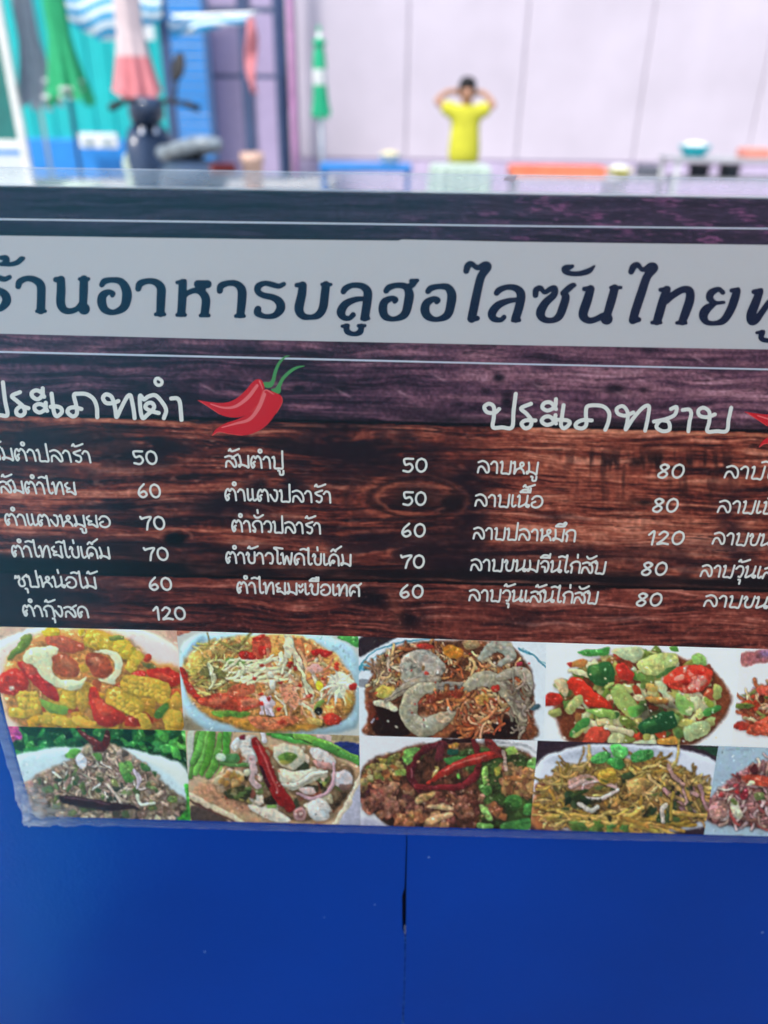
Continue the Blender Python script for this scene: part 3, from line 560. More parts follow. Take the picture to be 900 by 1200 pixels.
    F([(320, 395), (400, 405), (480, 425), (545, 470), (500, 490), (420, 470), (350, 430)], 'd8c8b4', cast=.35, shade=.3); c.ell(575, 440, 34, 34, 'c08a86', cast=.3); c.ell(575, 440, 20, 18, '8e5a58'); c.ell(577, 438, 10, 9, 'd0b0a4')
    F([(610, 390), (680, 365), (720, 400), (720, 470), (650, 480), (620, 440)], 'd6cec8', cast=.35, shade=.35); c.chunk(440, 408, 50, 16, 0, '7aa04a')
    for k in range(40): c.ell(rng.uniform(200, 800), rng.uniform(120, 460), 4, 3.5, jit(['2a1a14', 'e8d8c4', 'b04a34'][rng.integers(3)]), 0, .3, shade=.1)
    # ---- tile 8: spicy minced pork with fried chillies
    c.setclip(TILES[7]); c.k = 0.85; c.view(415, 850, 4.0)
    F([(0, 40), (900, 60), (900, 540), (0, 540)], 'e4e0e2', smooth=False, shade=0, noise=.02)
    Ln([(600, 72), (740, 85), (860, 130)], 14, 'b4b0b2', shade=.3, soft=1.5); F([(30, 420), (200, 470), (30, 480)], 'b8b0c0', soft=2, shade=0)
    F([(30, 300), (60, 180), (200, 120), (420, 80), (700, 100), (840, 170), (860, 330), (820, 480), (250, 480), (100, 410), (40, 360)], '4a2a1e', noise=.35, soft=1.2, cast=.25)
    F([(440, 120), (700, 90), (850, 180), (840, 470), (580, 480), (600, 300), (500, 180)], '2f4a20', noise=.4, soft=2, opacity=.8)
    F([(220, 130), (280, 105), (340, 120), (320, 170), (240, 190)], '6a9446', cast=.3, noise=.25); F([(410, 150), (540, 140), (520, 190), (430, 190)], '3f7436', cast=.3); F([(425, 110), (485, 110), (480, 140), (430, 140)], '1f4a38', cast=.3)
    F([(690, 110), (740, 90), (760, 130), (710, 140)], '8aa04e', cast=.25); F([(800, 180), (850, 140), (850, 250), (810, 240)], '7cb05a', cast=.3)
    c.bits([(60, 200), (210, 130), (240, 230), (120, 300), (40, 290)], 80, ['a89050', '8a7a3c', 'c0a06a', 'a8683a', '6a7034'], 20, .7, cast=.35)
    c.bits([(30, 300), (160, 270), (300, 300), (600, 330), (560, 470), (260, 470), (60, 390)], 150, ['7a4434', '8e5640', '6a382a', '9c6a50', '54281e'], 24, .75, cast=.4, noise=.25)
    c.bits([(680, 170), (840, 230), (840, 330), (690, 320)], 60, ['9a6440', 'a8744c', '7c4a30', 'b0824e'], 22, .7, cast=.35)
    for x, y, r in ((110, 350, 50), (170, 380, 46), (70, 370, 40), (260, 310, 40), (520, 400, 52), (480, 380, 40), (650, 400, 44), (250, 360, 40)):
        c.ell(x, y, r, r*.75, jit('7e4a3a'), rng.uniform(0, 180), .3, cast=.45, noise=.3, R=6); c.bits([(x-r*.7, y-r*.5), (x+r*.7, y-r*.5), (x+r*.7, y+r*.5), (x-r*.7, y+r*.5)], 9, ['a06a54', '8e5a46', '6a3a2c'], 12, .8, opacity=.8)
    c.bits([(170, 420), (330, 410), (320, 470), (200, 470)], 30, ['b87850', '9a5a3a'], 20, .8, cast=.35)
    for p, col in (([(290, 330), (380, 305), (390, 320), (320, 370), (295, 365)], 'c49a64'), ([(345, 375), (460, 370), (465, 398), (350, 390)], 'cfa878'), ([(330, 435), (450, 400), (465, 425), (340, 470)], 'ccA070'.lower()), ([(400, 450), (450, 455), (445, 478), (400, 475)], 'b87a52'), ([(365, 240), (385, 190), (400, 200), (380, 260)], 'c8a860'), ([(690, 240), (760, 235), (800, 265), (720, 260)], 'a8683c'), ([(655, 195), (690, 190), (680, 230), (660, 240)], 'b0a040'), ([(620, 390), (660, 380), (690, 430), (670, 445)], 'b06a40')):
        F(p, col, cast=.4, shade=.35)
    for p, col in (([(600, 200), (630, 180), (625, 260), (600, 300)], '7aa850'), ([(570, 270), (640, 280), (640, 330), (600, 330)], '588a40'), ([(690, 330), (780, 320), (790, 380), (710, 410)], '3f6a30'), ([(790, 370), (830, 360), (825, 420), (795, 415)], '4c863e'), ([(680, 460), (820, 420), (830, 485), (680, 485)], '42783a'), ([(570, 370), (600, 365), (650, 440), (630, 455)], '8fae5c'), ([(575, 450), (650, 460), (650, 482), (575, 480)], '5e8c42'), ([(190, 210), (270, 200), (265, 235), (200, 235)], '8a9a4a'), ([(480, 230), (500, 225), (498, 250), (482, 252)], '6ab04a')):
        F(p, col, cast=.4, noise=.2)
    F([(640, 340), (760, 380), (740, 450), (660, 460)], '1a1e10', soft=2.5, opacity=.6, shade=0); F([(470, 430), (570, 430), (570, 475), (470, 475)], '2a140e', soft=2, opacity=.6, shade=0)
    for x, y in ((650, 380), (670, 400), (690, 430)): c.ell(x, y, 22, 17, '9a5a38', 0, .3, cast=.4)
    Ln([(415, 72), (480, 75), (545, 72)], 20, '2a1416', shade=.3); F([(435, 90), (490, 85), (485, 108), (440, 108)], 'b87a34')
    Ln([(415, 90), (340, 110), (290, 170), (270, 240), (310, 300)], [34, 32, 32, 34, 30], '5a1c22', shade=.6, cast=.5, noise=.3); Ln([(405, 90), (400, 130), (395, 160)], 30, '5c2228', shade=.5, cast=.3)
    Ln([(555, 70), (575, 120), (585, 180), (560, 240), (480, 290), (380, 290), (300, 285)], [22, 30, 26, 34, 30, 24, 26], '6a1f22', shade=.6, cast=.5)
    Ln([(350, 268), (420, 225), (500, 185), (590, 150), (690, 128)], [14, 36, 44, 44, 30], '9a2a22', shade=.55, cast=.5, noise=.2); Ln([(420, 215), (520, 170), (620, 138)], 7, 'd07a6a', shade=0, opacity=.7)
    Ln([(625, 75), (660, 110), (690, 135)], 34, '7a2a28', shade=.5, cast=.3); Ln([(690, 120), (705, 160), (710, 210)], 16, 'c0a090', cast=.3); Ln([(280, 200), (270, 240)], 6, 'b87078', shade=0, opacity=.7)
    for k in range(40): c.ell(rng.uniform(60, 820), rng.uniform(130, 460), 5, 4, jit(['d8b088', 'c09070', '1e100c'][rng.integers(3)]), 0, .3, shade=.2)
    # ---- tile 9: bamboo shoot salad with a mint sprig
    c.setclip(TILES[8]); c.k = 0.8; c.view(615, 855, 3.158)
    F([(0, 30), (760, 50), (760, 420), (0, 420)], '30202a', smooth=False, shade=0, noise=.25)
    F([(600, 62), (725, 70), (720, 110), (660, 80)], '1c3a28', shade=0, noise=.3)
    F([(20, 200), (60, 100), (200, 62), (420, 55), (600, 75), (720, 120), (720, 260), (660, 380), (20, 380)], 'dcdce6', shade=.06, noise=.02, soft=1); F([(30, 130), (200, 70), (420, 65), (640, 95), (500, 100), (200, 110)], 'b8bac8', shade=0, soft=3)
    F([(20, 370), (30, 250), (100, 160), (200, 320), (160, 372)], 'b06a3c', soft=2, shade=.1, noise=.1); F([(35, 210), (90, 170), (110, 190), (60, 250)], '8e4a36', soft=1.2)
    F([(60, 250), (130, 150), (260, 120), (490, 110), (640, 170), (690, 230), (670, 310), (500, 370), (200, 370), (80, 320)], '8a6a34', noise=.3, soft=1.2, cast=.25)
    c.strands([(70, 260), (130, 150), (260, 125), (490, 115), (640, 170), (690, 240), (660, 310), (500, 368), (220, 370), (90, 320)], 300, ['b8904a', 'c8a25c', 'a67e3c', '8e682e', 'd0ae6c', '9c7a42', '7a5a34', 'a08050'], w=9.5, L=130, bend=.5, rot=(8, 38), cast=.22, shade=.3)
    c.strands([(90, 290), (300, 330), (640, 290), (560, 360), (220, 360)], 60, ['c49a48', 'd0a858', 'b08838'], w=12, L=160, bend=.3, rot=(4, 14), cast=.25)
    c.strands([(540, 170), (680, 240), (650, 320), (540, 290)], 30, ['b88e50', '6e5a36', 'c09a5c', 'a07a78'], w=13, L=100, bend=.2, rot=(55, 16), cast=.4)
    F([(160, 190), (230, 160), (280, 180), (250, 220), (170, 230)], 'b88a78', cast=.3, noise=.2); Ln([(170, 215), (220, 190), (280, 190), (330, 215)], 14, 'c8a098', cast=.3); Ln([(215, 230), (225, 200), (290, 190)], 9, 'd2b0a8', cast=.2); Ln([(220, 250), (280, 255), (340, 225)], 14, 'd8c0b8', cast=.35)
    F([(270, 160), (330, 140), (345, 200), (280, 205)], 'c29638', cast=.3, noise=.2); F([(370, 190), (420, 175), (470, 190), (440, 240), (385, 235)], 'c89a58', cast=.3, noise=.2)
    c.bits([(130, 240), (220, 230), (260, 280), (150, 290)], 18, ['2a3c22', '3a4c2a', '1e2a1a'], 20, .5, cast=.3); c.bits([(450, 300), (560, 280), (560, 340), (470, 340)], 12, ['4a5c30', '2f4224'], 18, .5, cast=.3)
    c.bits([(100, 170), (640, 170), (640, 340), (120, 330)], 40, ['3c4228', '5a5a34', '2c2a1c'], 12, .5, cast=.25)
    Ln([(205, 275), (240, 300), (270, 285)], 14, 'c8bcb0', cast=.3); Ln([(510, 335), (505, 300), (520, 280)], 16, 'c8b8a8', cast=.3); Ln([(540, 330), (545, 270), (550, 230)], 12, 'a88a3c', cast=.3); Ln([(555, 305), (620, 312), (690, 318)], 16, 'c09a50', cast=.3)
    c.bits([(170, 345), (400, 350), (380, 375), (180, 372)], 14, ['4a6a30', '5c7a38'], 20, .6, cast=.3)
    for pts, col in (([(240, 110), (280, 85), (320, 90), (325, 115), (290, 132), (255, 128)], '4c9a4c'), ([(320, 60), (350, 55), (385, 75), (370, 110), (335, 110), (318, 85)], '5cae58'), ([(385, 100), (420, 75), (470, 75), (482, 100), (450, 120), (400, 120)], '448e46'), ([(310, 110), (350, 105), (375, 130), (355, 155), (325, 150), (308, 130)], '3f8840')):
        F(pts, col, cast=.4, shade=.5, noise=.2)
    for l in ([(250, 118), (310, 105)], [(350, 62), (352, 105)], [(395, 112), (470, 88)], [(345, 112), (335, 148)], [(435, 82), (430, 110)], [(280, 90), (285, 125)]): Ln(l, 3, '7cc070', shade=0, opacity=.6)
    F([(350, 175), (400, 150), (415, 170), (370, 190)], '3a4a2c', cast=.3); Ln([(390, 140), (410, 160)], 12, 'c8b060', cast=.2)
    # ---- tile 10: glass noodle salad (cut by the frame)
    c.setclip(TILES[9]); c.k = 0.9; c.view(615, 855, 3.158)
    F([(640, 40), (1500, 60), (1500, 420), (640, 420)], 'a9bccb', smooth=False, shade=0, noise=.03)
    F([(665, 350), (690, 250), (780, 170), (900, 110), (1300, 130), (1350, 360), (900, 365)], '8a5a58', noise=.35, soft=1.2, cast=.25)
    c.strands([(670, 340), (700, 240), (790, 165), (900, 115), (1300, 140), (1330, 350), (900, 360)], 260, ['c09a98', 'a87a78', '8e5a5a', 'd0b4ac', '9c4a48', 'b88a80'], w=9, L=60, bend=.8, cast=.35)
    F([(685, 280), (740, 255), (765, 285), (750, 330), (690, 330)], 'b8887e', cast=.35, noise=.2); F([(765, 275), (795, 265), (820, 320), (790, 335)], 'cdc4a8', cast=.35); F([(800, 240), (830, 220), (840, 250), (810, 265)], '8a2430', cast=.3)
    F([(850, 240), (880, 225), (895, 255), (860, 265)], '6a7444', cast=.3); F([(795, 180), (840, 165), (960, 180), (960, 205), (850, 208)], 'b84430', cast=.35); F([(835, 160), (855, 125), (875, 150), (865, 172)], '4a1c20', cast=.3)
    c.bits([(680, 260), (900, 150), (1300, 160), (1300, 340), (880, 340)], 40, ['5a6a3a', '9a2a30', 'd8ccb8'], 14, .6, cast=.3)
    c.clip = None
    # fine detail: thousands of small touches in the local colour break the pieces up into shreds, flecks and glints
    wt = np.zeros((c.h, c.w), np.float32)
    for T_, w_ in zip(TILES, (.12, .5, .6, .15, .8, .7, .2, .7, .55, .8)): c.setclip(T_); wt = np.maximum(wt, c.clip*w_)
    c.clip = None; base = gblur(c.a, 1.); S2 = c.S
    for k in range(5000):
        x, y = rng.integers(4, c.w-5), rng.integers(4, c.h-5); p = base[y, x]; sat = p.max()-p.min(); lum = p.mean()
        if rng.uniform() > wt[y, x] or (sat < .09 and lum > .62): continue
        v = rng.normal(0, .17); q = np.clip(p*(1+v)+(.08 if v > .24 else 0)+rng.normal(0, .03, 3), 0, 1)
        a = rng.uniform(0, math.pi); l = rng.uniform(1.2, 3.4)*S2; wd = rng.uniform(.8, 1.8)*S2; dx, dy = math.cos(a)*l/2, math.sin(a)*l/2; bw = rng.normal(0, .3)*l
        c.view(c.x0, c.y0, c.S); c.line([(x-dx, y-dy), (x-dy*.1+bw*.3, y+dx*.1), (x+dx, y+dy)], wd, q, shade=.25, soft=.5, noise=0, opacity=.7)
    # uneven outlines, mottling and print grain, so that the pictured pieces have no clean drawn edges
    wx = fbm(c.h, c.w, 13, 13, 41, 2)*3.+fbm(c.h, c.w, 44, 44, 42, 2)*5.; wy = fbm(c.h, c.w, 13, 13, 43, 2)*2.6+fbm(c.h, c.w, 44, 44, 44, 2)*4.
    YY, XX = np.mgrid[0:c.h, 0:c.w]
    W = c.a[np.clip((YY+wy).round().astype(int), 0, c.h-1), np.clip((XX+wx).round().astype(int), 0, c.w-1)]
    sat = np.clip((gblur(W.max(2)-W.min(2), 3)-.05)*4, 0, 1)[..., None]*(.35+.65*gblur(wt, 2.)[..., None])
    m1 = fbm(c.h, c.w, 6, 7, 51, 3)[..., None]; m2 = fbm(c.h, c.w, 16, 18, 52, 3)[..., None]; hue = np.stack([fbm(c.h, c.w, 9, 9, 53+i, 2) for i in range(3)], -1)
    W = W*(1+sat*(.06*m1+.16*m2+.10*hue))
    hl = np.clip(fbm(c.h, c.w, 6, 7, 57, 2)*2.4-.95, 0, 1)[..., None]; W = W+hl*sat*.16
    sh = np.clip(-fbm(c.h, c.w, 14, 18, 58, 3)*2.4-.55, 0, 1)[..., None]; W = W*(1-sh*sat*.45)
    W = np.clip((W-.5)*1.06+.54, 0, 1)*[1., .975, .94]
    # the tile borders stay crisp: warp only inside each tile
    out = np.clip((c.a-.5)*1.06+.54, 0, 1)*[1., .975, .94]
    for t in TILES:
        c.setclip(np.mean(t, 0)+(np.asarray(t, float)-np.mean(t, 0))*.965); k = gblur(c.clip, 1.5)[..., None]; out = out*(1-k)+W*k
    c.clip = None; out = gblur(out.astype(np.float32), .6); c.a = np.clip(out+.45*(out-gblur(out, 2.6)), 0, 1)
    return c

WOOD_BOX = (-200, 205, 1240, 790)
def ramp(t, cols):
    c = np.array([hx(q) for q in cols]); t = np.clip(t, 0, .9999)*(len(c)-1); i = t.astype(int); f = (t-i)[..., None]
    return c[i]*(1-f)+c[i+1]*f
def paint_wood():
    x0, y0, x1, y1 = WOOD_BOX; h, w = y1-y0, x1-x0
    X = np.arange(x0, x1)[None]+np.zeros((h, 1)); Y = np.arange(y0, y1)[:, None]+np.zeros((1, w))
    V = Y-.0167*X-.0000175*X*(Y-217)                      # rows of the sheet run slightly downhill
    bend = fbm(h, w, 46, 150, 21, 3)*9+fbm(h, w, 18, 60, 22, 2)*2.5
    cx = np.broadcast_to(np.arange(w), (h, w))
    def tex(sy, sx, seed, oc=5, b=1.):
        n = fbm(h+160, w, sy, sx, seed, oc); iy = np.clip(V-y0+60+bend*b, 0, h+158); i0 = iy.astype(int); f = iy-i0
        return n[i0, cx]*(1-f)+n[i0+1, cx]*f
    g1 = tex(5, 170, 1); g2 = tex(2.4, 70, 2, 3); g3 = tex(26, 150, 3); g4 = tex(3, 5, 4, 2); g5 = tex(44, 90, 6); sp = tex(2, 2.6, 8, 1); g6 = tex(9, 26, 9, 3); g7 = tex(1.7, 22, 12, 2); g8 = tex(14, 60, 15, 4); fl = tex(3.4, 13, 17, 2); vt = fbm(h, w, 30, 6, 18, 2)
    def spot(cx, cy, rx, ry, p=1.): return np.exp(-(((X-cx)/rx)**2+((V-cy)/ry)**2)**p)
    def mix(a, b, t): t = np.clip(t, 0, 1)[..., None]; return a*(1-t)+hx(b)*t
    crack = np.exp(-(g1/.028)**2)*np.clip(g8*2, 0, 1)
    # middle plank
    t = .40+.75*g1+.42*g2+.3*g7+.35*g8+.12*g4
    t = t+.30*spot(660, 560, 120, 90)+.20*spot(840, 585, 90, 70)+.16*spot(60, 585, 110, 30)+.16*spot(230, 560, 110, 26)+.2*spot(420, 590, 50, 14)-.12*spot(480, 620, 200, 60)
    R = ramp(t, ('1c1016', '38191a', '5c2a22', '7c4032', '985a46', 'b67c66'))
    R = mix(R, 'c08c78', np.clip(fl*2.2-.72, 0, .6)*np.clip(.25+spot(90, 510, 170, 30)+.5*spot(200, 560, 200, 50), 0, 1))
    DK = [(35, 512, 130, 14, .62), (60, 535, 130, 26, .5), (185, 524, 32, 16, .95), (160, 590, 60, 8, .8), (120, 606, 90, 6, .5), (425, 510, 75, 26, .98), (390, 533, 60, 20, .7), (325, 566, 46, 16, .85), (282, 584, 50, 14, .75), (505, 538, 40, 30, .6), (545, 570, 26, 50, .85), (520, 640, 40, 26, .6), (545, 625, 30, 20, .6), (330, 608, 34, 8, .75), (252, 590, 26, 8, .6), (420, 620, 50, 9, .7), (790, 640, 50, 20, .35), (880, 645, 70, 26, .75), (855, 590, 14, 40, .5), (700, 628, 70, 12, .4), (570, 650, 60, 16, .6), (60, 636, 150, 10, .6), (470, 632, 100, 14, .65), (250, 640, 130, 10, .6), (660, 590, 34, 4, .5)]
    for ax, ay, rx, ry, q in DK: R = mix(R, '1c1019', 1.2*q*spot(ax, ay, rx*1.1, ry*1.1, 1.2)*np.clip(.9+1.2*g3+1.5*g6+.6*g7, .12, 1.2))
    st = np.clip(vt*1.8+.2, 0, 1)*np.clip(1.5*np.exp(-((X-770)/95)**4), 0, 1); R = mix(R, '1d1115', st*np.exp(-((V-517-14*vt)/9)**2)*.95); R = mix(R, '2a1616', st*.5*np.exp(-((V-545)/40)**2)); R = mix(R, '160d10', .95*spot(755, 571, 14, 3.2)+.9*spot(745, 524, 9, 5)+.9*spot(768, 520, 8, 7))
    kn = np.hypot((X-484)/40, (V-572)/17)+.16*g6+.05*g7            # ringed knot
    R = mix(R, '150d12', .92*np.clip(1.3-kn*1.25, 0, 1)); R = mix(R, '9c5c44', .6*np.exp(-((kn-1.1)/.09)**2)*np.clip(.5+g6*1.5, 0, 1)); R = mix(R, '1e1114', .7*np.exp(-((kn-1.32)/.1)**2)); R = mix(R, '8e503c', .5*np.exp(-((kn-1.6)/.1)**2)*np.clip(.45+g8*1.6, 0, 1)); R = mix(R, '241316', .5*np.exp(-((kn-1.95)/.14)**2)*np.clip((540-X)/80, 0, 1))
    kb = np.hypot((X-204)/14, (V-626)/7.5)+.3*g6; R = mix(R, '0b080c', np.clip(2.4-2*kb, 0, 1)); R = mix(R, '9a6450', .5*np.exp(-((kb-1.5)/.2)**2)*(V < 626))
    k2 = np.hypot((X-528)/13, (V-576)/10)+.4*g6; R = mix(R, '150c12', np.clip(1.8-1.6*k2, 0, .9))
    R = mix(R, '110a0e', .8*crack)
    R = mix(R, '120c12', np.clip(1.25-np.abs(V-661)/(9+9*np.clip((300-X)/160, 0, 1)+6*g3+5*g6), 0, 1)*np.clip(.85+1.2*g5+.5*np.clip((300-X)/160, 0, 1)+.4*np.clip((X-500)/120, 0, 1), 0, 1))
    R = mix(R, '08060a', np.clip(1.9-np.abs(V-670.5-.8*g6)/2., 0, 1))
    # bottom plank
    t = .36+.6*g1+.4*g2+.3*g7+.25*g8+.18*np.clip((X-430)/260, 0, 1)+.1*g4; L = ramp(t, ('1c0f14', '3a1a1b', '562622', '70382e', '8a5044', 'a87264'))
    L = mix(L, '1a111b', np.clip(1.0-(X-20)/170+.6*g3+.3*g6, 0, .92)); L = mix(L, '170d14', 1.1*np.clip(.8+1.4*g6, .2, 1.2)*(.9*spot(430, 690, 34, 12)+.85*spot(470, 712, 34, 14)+.6*spot(240, 688, 12, 3)+.55*spot(620, 712, 50, 10)+.4*spot(560, 690, 40, 6)+.4*spot(730, 705, 30, 5)))
    L = mix(L, '8a4a36', .4*np.exp(-((X-458-.2*(V-680))/7)**2)*(V > 676)); L = mix(L, '110a0e', .7*crack); L = mix(L, 'a87464', np.clip(sp*2.2-1.45, 0, .3)*np.clip((X-60)/150, 0, 1))
    # upper plank
    t = .28+.5*g1+.3*g2+.32*g8+.2*g6+.16*sp*.6+.2*np.clip((X-330)/260, 0, 1)-.28*spot(60, 470, 260, 26)-.16*spot(330, 415, 130, 16); U = ramp(t, ('20151f', '3a2530', '523640', '6e4a50', '8a6264', 'a68080'))
    for ax, ay, rx, ry, q in ((350, 447, 9, 4, .95), (400, 447, 11, 4, .95), (225, 441, 9, 3, .8), (570, 446, 6, 4, .95), (584, 430, 7, 5, .9), (594, 449, 7, 4, .85), (594, 458, 7, 6, .95), (626, 436, 12, 4, .6), (720, 440, 13, 5, .9), (753, 441, 5, 3, .95), (536, 462, 5, 3, .6), (480, 470, 60, 5, .5), (120, 470, 140, 12, .5)):
        U = mix(U, '1a1018', q*spot(ax, ay, rx, ry, 1.3)*np.clip(.9+g6, .4, 1.2))
    for ax, ay in ((402, 452), (728, 447), (243, 449), (470, 450), (632, 440), (515, 432), (830, 425), (820, 405)): U = mix(U, 'b08c88', .55*np.exp(-(((X-ax)*.9+(V-ay)*.45)/9)**2-(((V-ay)*.9-(X-ax)*.45)/1.6)**2))
    U = mix(U, '100b12', np.clip(.95-np.abs(V-480)/8, 0, .85)*np.clip(.6+1.2*g3+.8*g6+.35*np.clip((X-540)/60, 0, 1), 0, 1)); U = mix(U, '09070b', np.clip(2.1-np.abs(V-486.3-.7*g6)/1.9, 0, 1)); U = mix(U, '140d14', .6*crack)
    # top strip, dark with slanting reddish streaks to the right
    T = ramp(.4+.5*g1+.35*g2+.2*g7, ('12101a', '1f1a27', '2c2432', '3a2c3a', '4e3848'))
    q = X*.93-(V-240)*1.7; band = np.sin(q/16+2.6*fbm(h, w, 60, 90, 33, 2)); hair = tex(1.6, 12, 35, 2, 0)
    T = mix(T, '84486a', np.clip(band*.9+hair*2.2-.55, 0, .7)*np.clip((X-420)/240, 0, 1)*np.clip(.75+g6*1.4, .1, 1)); T = mix(T, '6a4458', np.clip(hair*1.4-.3, 0, .4)*np.clip((X-300)/300, 0, 1)); T = mix(T, '0e0c14', np.clip(1-np.abs(V-273)/4, 0, .7))
    C = np.where((V < 330)[..., None], T, np.where((V < 487)[..., None], U, np.where((V < 671)[..., None], R, L)))
    C = mix(C, 'b47c5e', np.clip(1.3-np.abs(V-490.3)/1.6, 0, .6)*np.clip(.5+1.5*g6+.6*g1, 0, 1))   # worn top arris of the plank
    return np.clip(C*(1+.14*g4+.10*sp)[..., None]*np.where((V < 487)[..., None], [1.08, 1.02, 1.1], [1.11, .99, .95]), 0, 1).astype(np.float32)
# ---------------------------------------------------------------- lettering: strokes in photo pixels (x, y, width)
def view(ox, oy, sc, st, w=None):
    return [[(ox+p[0]/sc, oy+p[1]/sc, (p[2] if len(p) > 2 else w)/sc) for p in q] for q in st]
def title_strokes():
    S = []
    S += view(0, 290, 6, [[(0, 72, 30), (40, 74, 42), (50, 92, 38), (25, 110, 34)], [(5, 117, 28), (70, 118, 32), (120, 106, 38), (150, 82, 40), (168, 76, 22)],
        [(128, 272, 44), (140, 240, 48), (190, 218, 42), (245, 228, 50), (286, 265, 62), (290, 340, 62), (287, 440, 62)], [(258, 448, 26), (318, 448, 26)],
        [(392, 226, 40), (440, 222, 36)], [(428, 228, 60), (430, 300, 64), (427, 390, 64), (448, 435, 54), (490, 448, 44), (540, 432, 40), (575, 390, 40)], [(590, 225, 60), (588, 300, 62), (584, 400, 58)], [(560, 222, 28), (622, 222, 28)], [(590, 431, 82), (592, 432, 82)],
        [(716, 262, 40), (735, 238, 46), (790, 228, 40), (850, 240, 52), (885, 290, 66), (892, 350, 70), (870, 420, 60), (800, 456, 40), (740, 438, 55), (716, 390, 66), (722, 340, 60), (760, 314, 42), (794, 322, 36), (790, 336, 34)]])
    R3 = [(375, 198, 34), (340, 212, 38), (290, 200, 42), (240, 192, 38), (196, 215, 50), (194, 250, 46), (230, 276, 44), (300, 292, 48), (345, 325, 62), (352, 372, 64), (310, 418, 44), (240, 424, 36), (192, 400, 52), (194, 374, 50)]
    S += view(270-321.3, 300-8.2, 6, [R3]); S += view(270, 300, 6, [R3,
        [(466, 205, 34), (515, 200, 36)], [(508, 208, 60), (502, 270, 64), (482, 370, 66), (508, 420, 52), (565, 430, 38), (620, 413, 54), (652, 360, 62), (664, 270, 62), (672, 205, 60)], [(645, 200, 28), (706, 200, 26)]])
    S += view(150, 290, 6, [[(72, 290, 44), (85, 255, 50), (140, 236, 42), (195, 245, 50), (232, 285, 64), (232, 360, 64), (228, 460, 60)], [(195, 470, 28), (256, 470, 28)],
        [(385, 250, 60), (382, 350, 62), (375, 460, 60)], [(346, 246, 28), (398, 238, 34)], [(345, 474, 28), (402, 474, 28)], [(398, 345, 26), (430, 315, 38), (480, 302, 42), (525, 322, 56), (548, 370, 62), (540, 460, 60)], [(510, 478, 28), (568, 478, 28)], [(492, 258, 58), (560, 258, 58)], [(525, 270, 56), (525, 300, 44)],
        [(645, 305, 44), (655, 270, 50), (710, 250, 42), (765, 258, 50), (800, 300, 64), (800, 380, 64), (790, 470, 58)], [(758, 482, 28), (816, 482, 28)]])
    S += view(380, 300, 6, [[(135, 250, 42), (150, 228, 46), (200, 206, 40), (265, 212, 48), (304, 250, 62), (302, 320, 64), (285, 430, 62)], [(265, 441, 28), (310, 438, 30)], [(285, 300, 34), (220, 306, 42), (150, 338, 56), (118, 392, 64), (135, 430, 46), (175, 438, 36), (203, 414, 40)],
        [(127, 494, 26), (165, 490, 32)], [(155, 495, 44), (162, 530, 44), (205, 548, 34), (250, 535, 44), (262, 495, 42)], [(240, 490, 26), (285, 490, 26)],
        [(435, 245, 42), (455, 222, 46), (510, 206, 40), (570, 215, 50), (597, 260, 64), (592, 320, 66), (565, 410, 58), (490, 443, 36), (430, 425, 54), (412, 375, 64), (425, 322, 56), (475, 298, 40), (503, 306, 38), (495, 320, 34)], [(595, 215, 46), (622, 202, 40), (652, 172, 26)], [(612, 176, 34), (655, 172, 28)]])
    S += view(480, 300, 6, [[(130, 248, 42), (150, 227, 46), (205, 214, 40), (265, 220, 52), (295, 265, 66), (292, 330, 66), (265, 415, 58), (190, 446, 36), (130, 425, 56), (108, 380, 66), (122, 330, 58), (170, 302, 42), (200, 310, 38), (190, 324, 34)],
        [(398, 105, 44), (410, 70, 50), (435, 54, 38), (478, 82, 40), (530, 60, 46), (550, 78, 56), (505, 140, 60), (480, 230, 62), (455, 350, 64), (436, 440, 62)], [(430, 450, 34), (476, 438, 38)],
        [(612, 260, 42), (630, 240, 46), (685, 219, 40), (745, 226, 50), (782, 265, 64), (775, 340, 64), (745, 440, 62)], [(725, 453, 28), (770, 450, 32)], [(755, 307, 34), (690, 317, 42), (620, 348, 56), (580, 402, 62), (592, 440, 48), (640, 450, 36), (664, 430, 36)]])
    S += view(600, 300, 6, [[(425, 72, 28), (375, 92, 56), (400, 120, 38), (470, 124, 38), (540, 105, 42), (580, 70, 16)],
        [(165, 275, 42), (170, 240, 46), (200, 225, 38), (230, 255, 34), (270, 232, 40), (300, 228, 44), (295, 272, 50), (235, 330, 58), (200, 400, 66), (225, 445, 48), (285, 452, 42), (330, 425, 56), (355, 370, 62), (378, 290, 58), (360, 262, 42)], [(360, 262, 44), (400, 227, 48), (430, 206, 38), (443, 206, 24)],
        [(508, 232, 34), (560, 225, 36)], [(553, 232, 58), (530, 310, 66), (500, 410, 66), (530, 450, 50), (575, 450, 44), (640, 420, 46)], [(722, 228, 60), (700, 310, 64), (670, 410, 58)], [(695, 222, 28), (765, 222, 26)], [(664, 440, 86), (666, 441, 86)]])
    S += view(700, 300, 6, [[(238, 110, 44), (255, 75, 50), (285, 62, 38), (320, 97, 34), (375, 68, 46), (400, 85, 58), (350, 145, 60), (310, 260, 64), (270, 380, 64), (250, 450, 60)], [(245, 462, 32), (291, 447, 38)],
        [(444, 238, 32), (500, 230, 34)], [(488, 237, 58), (460, 320, 64), (432, 420, 64), (417, 460, 56)], [(385, 468, 28), (445, 468, 28)], [(490, 322, 32), (530, 276, 50), (600, 237, 50), (648, 247, 60), (650, 310, 66), (620, 400, 64), (597, 460, 58)], [(560, 470, 28), (622, 470, 28)]])
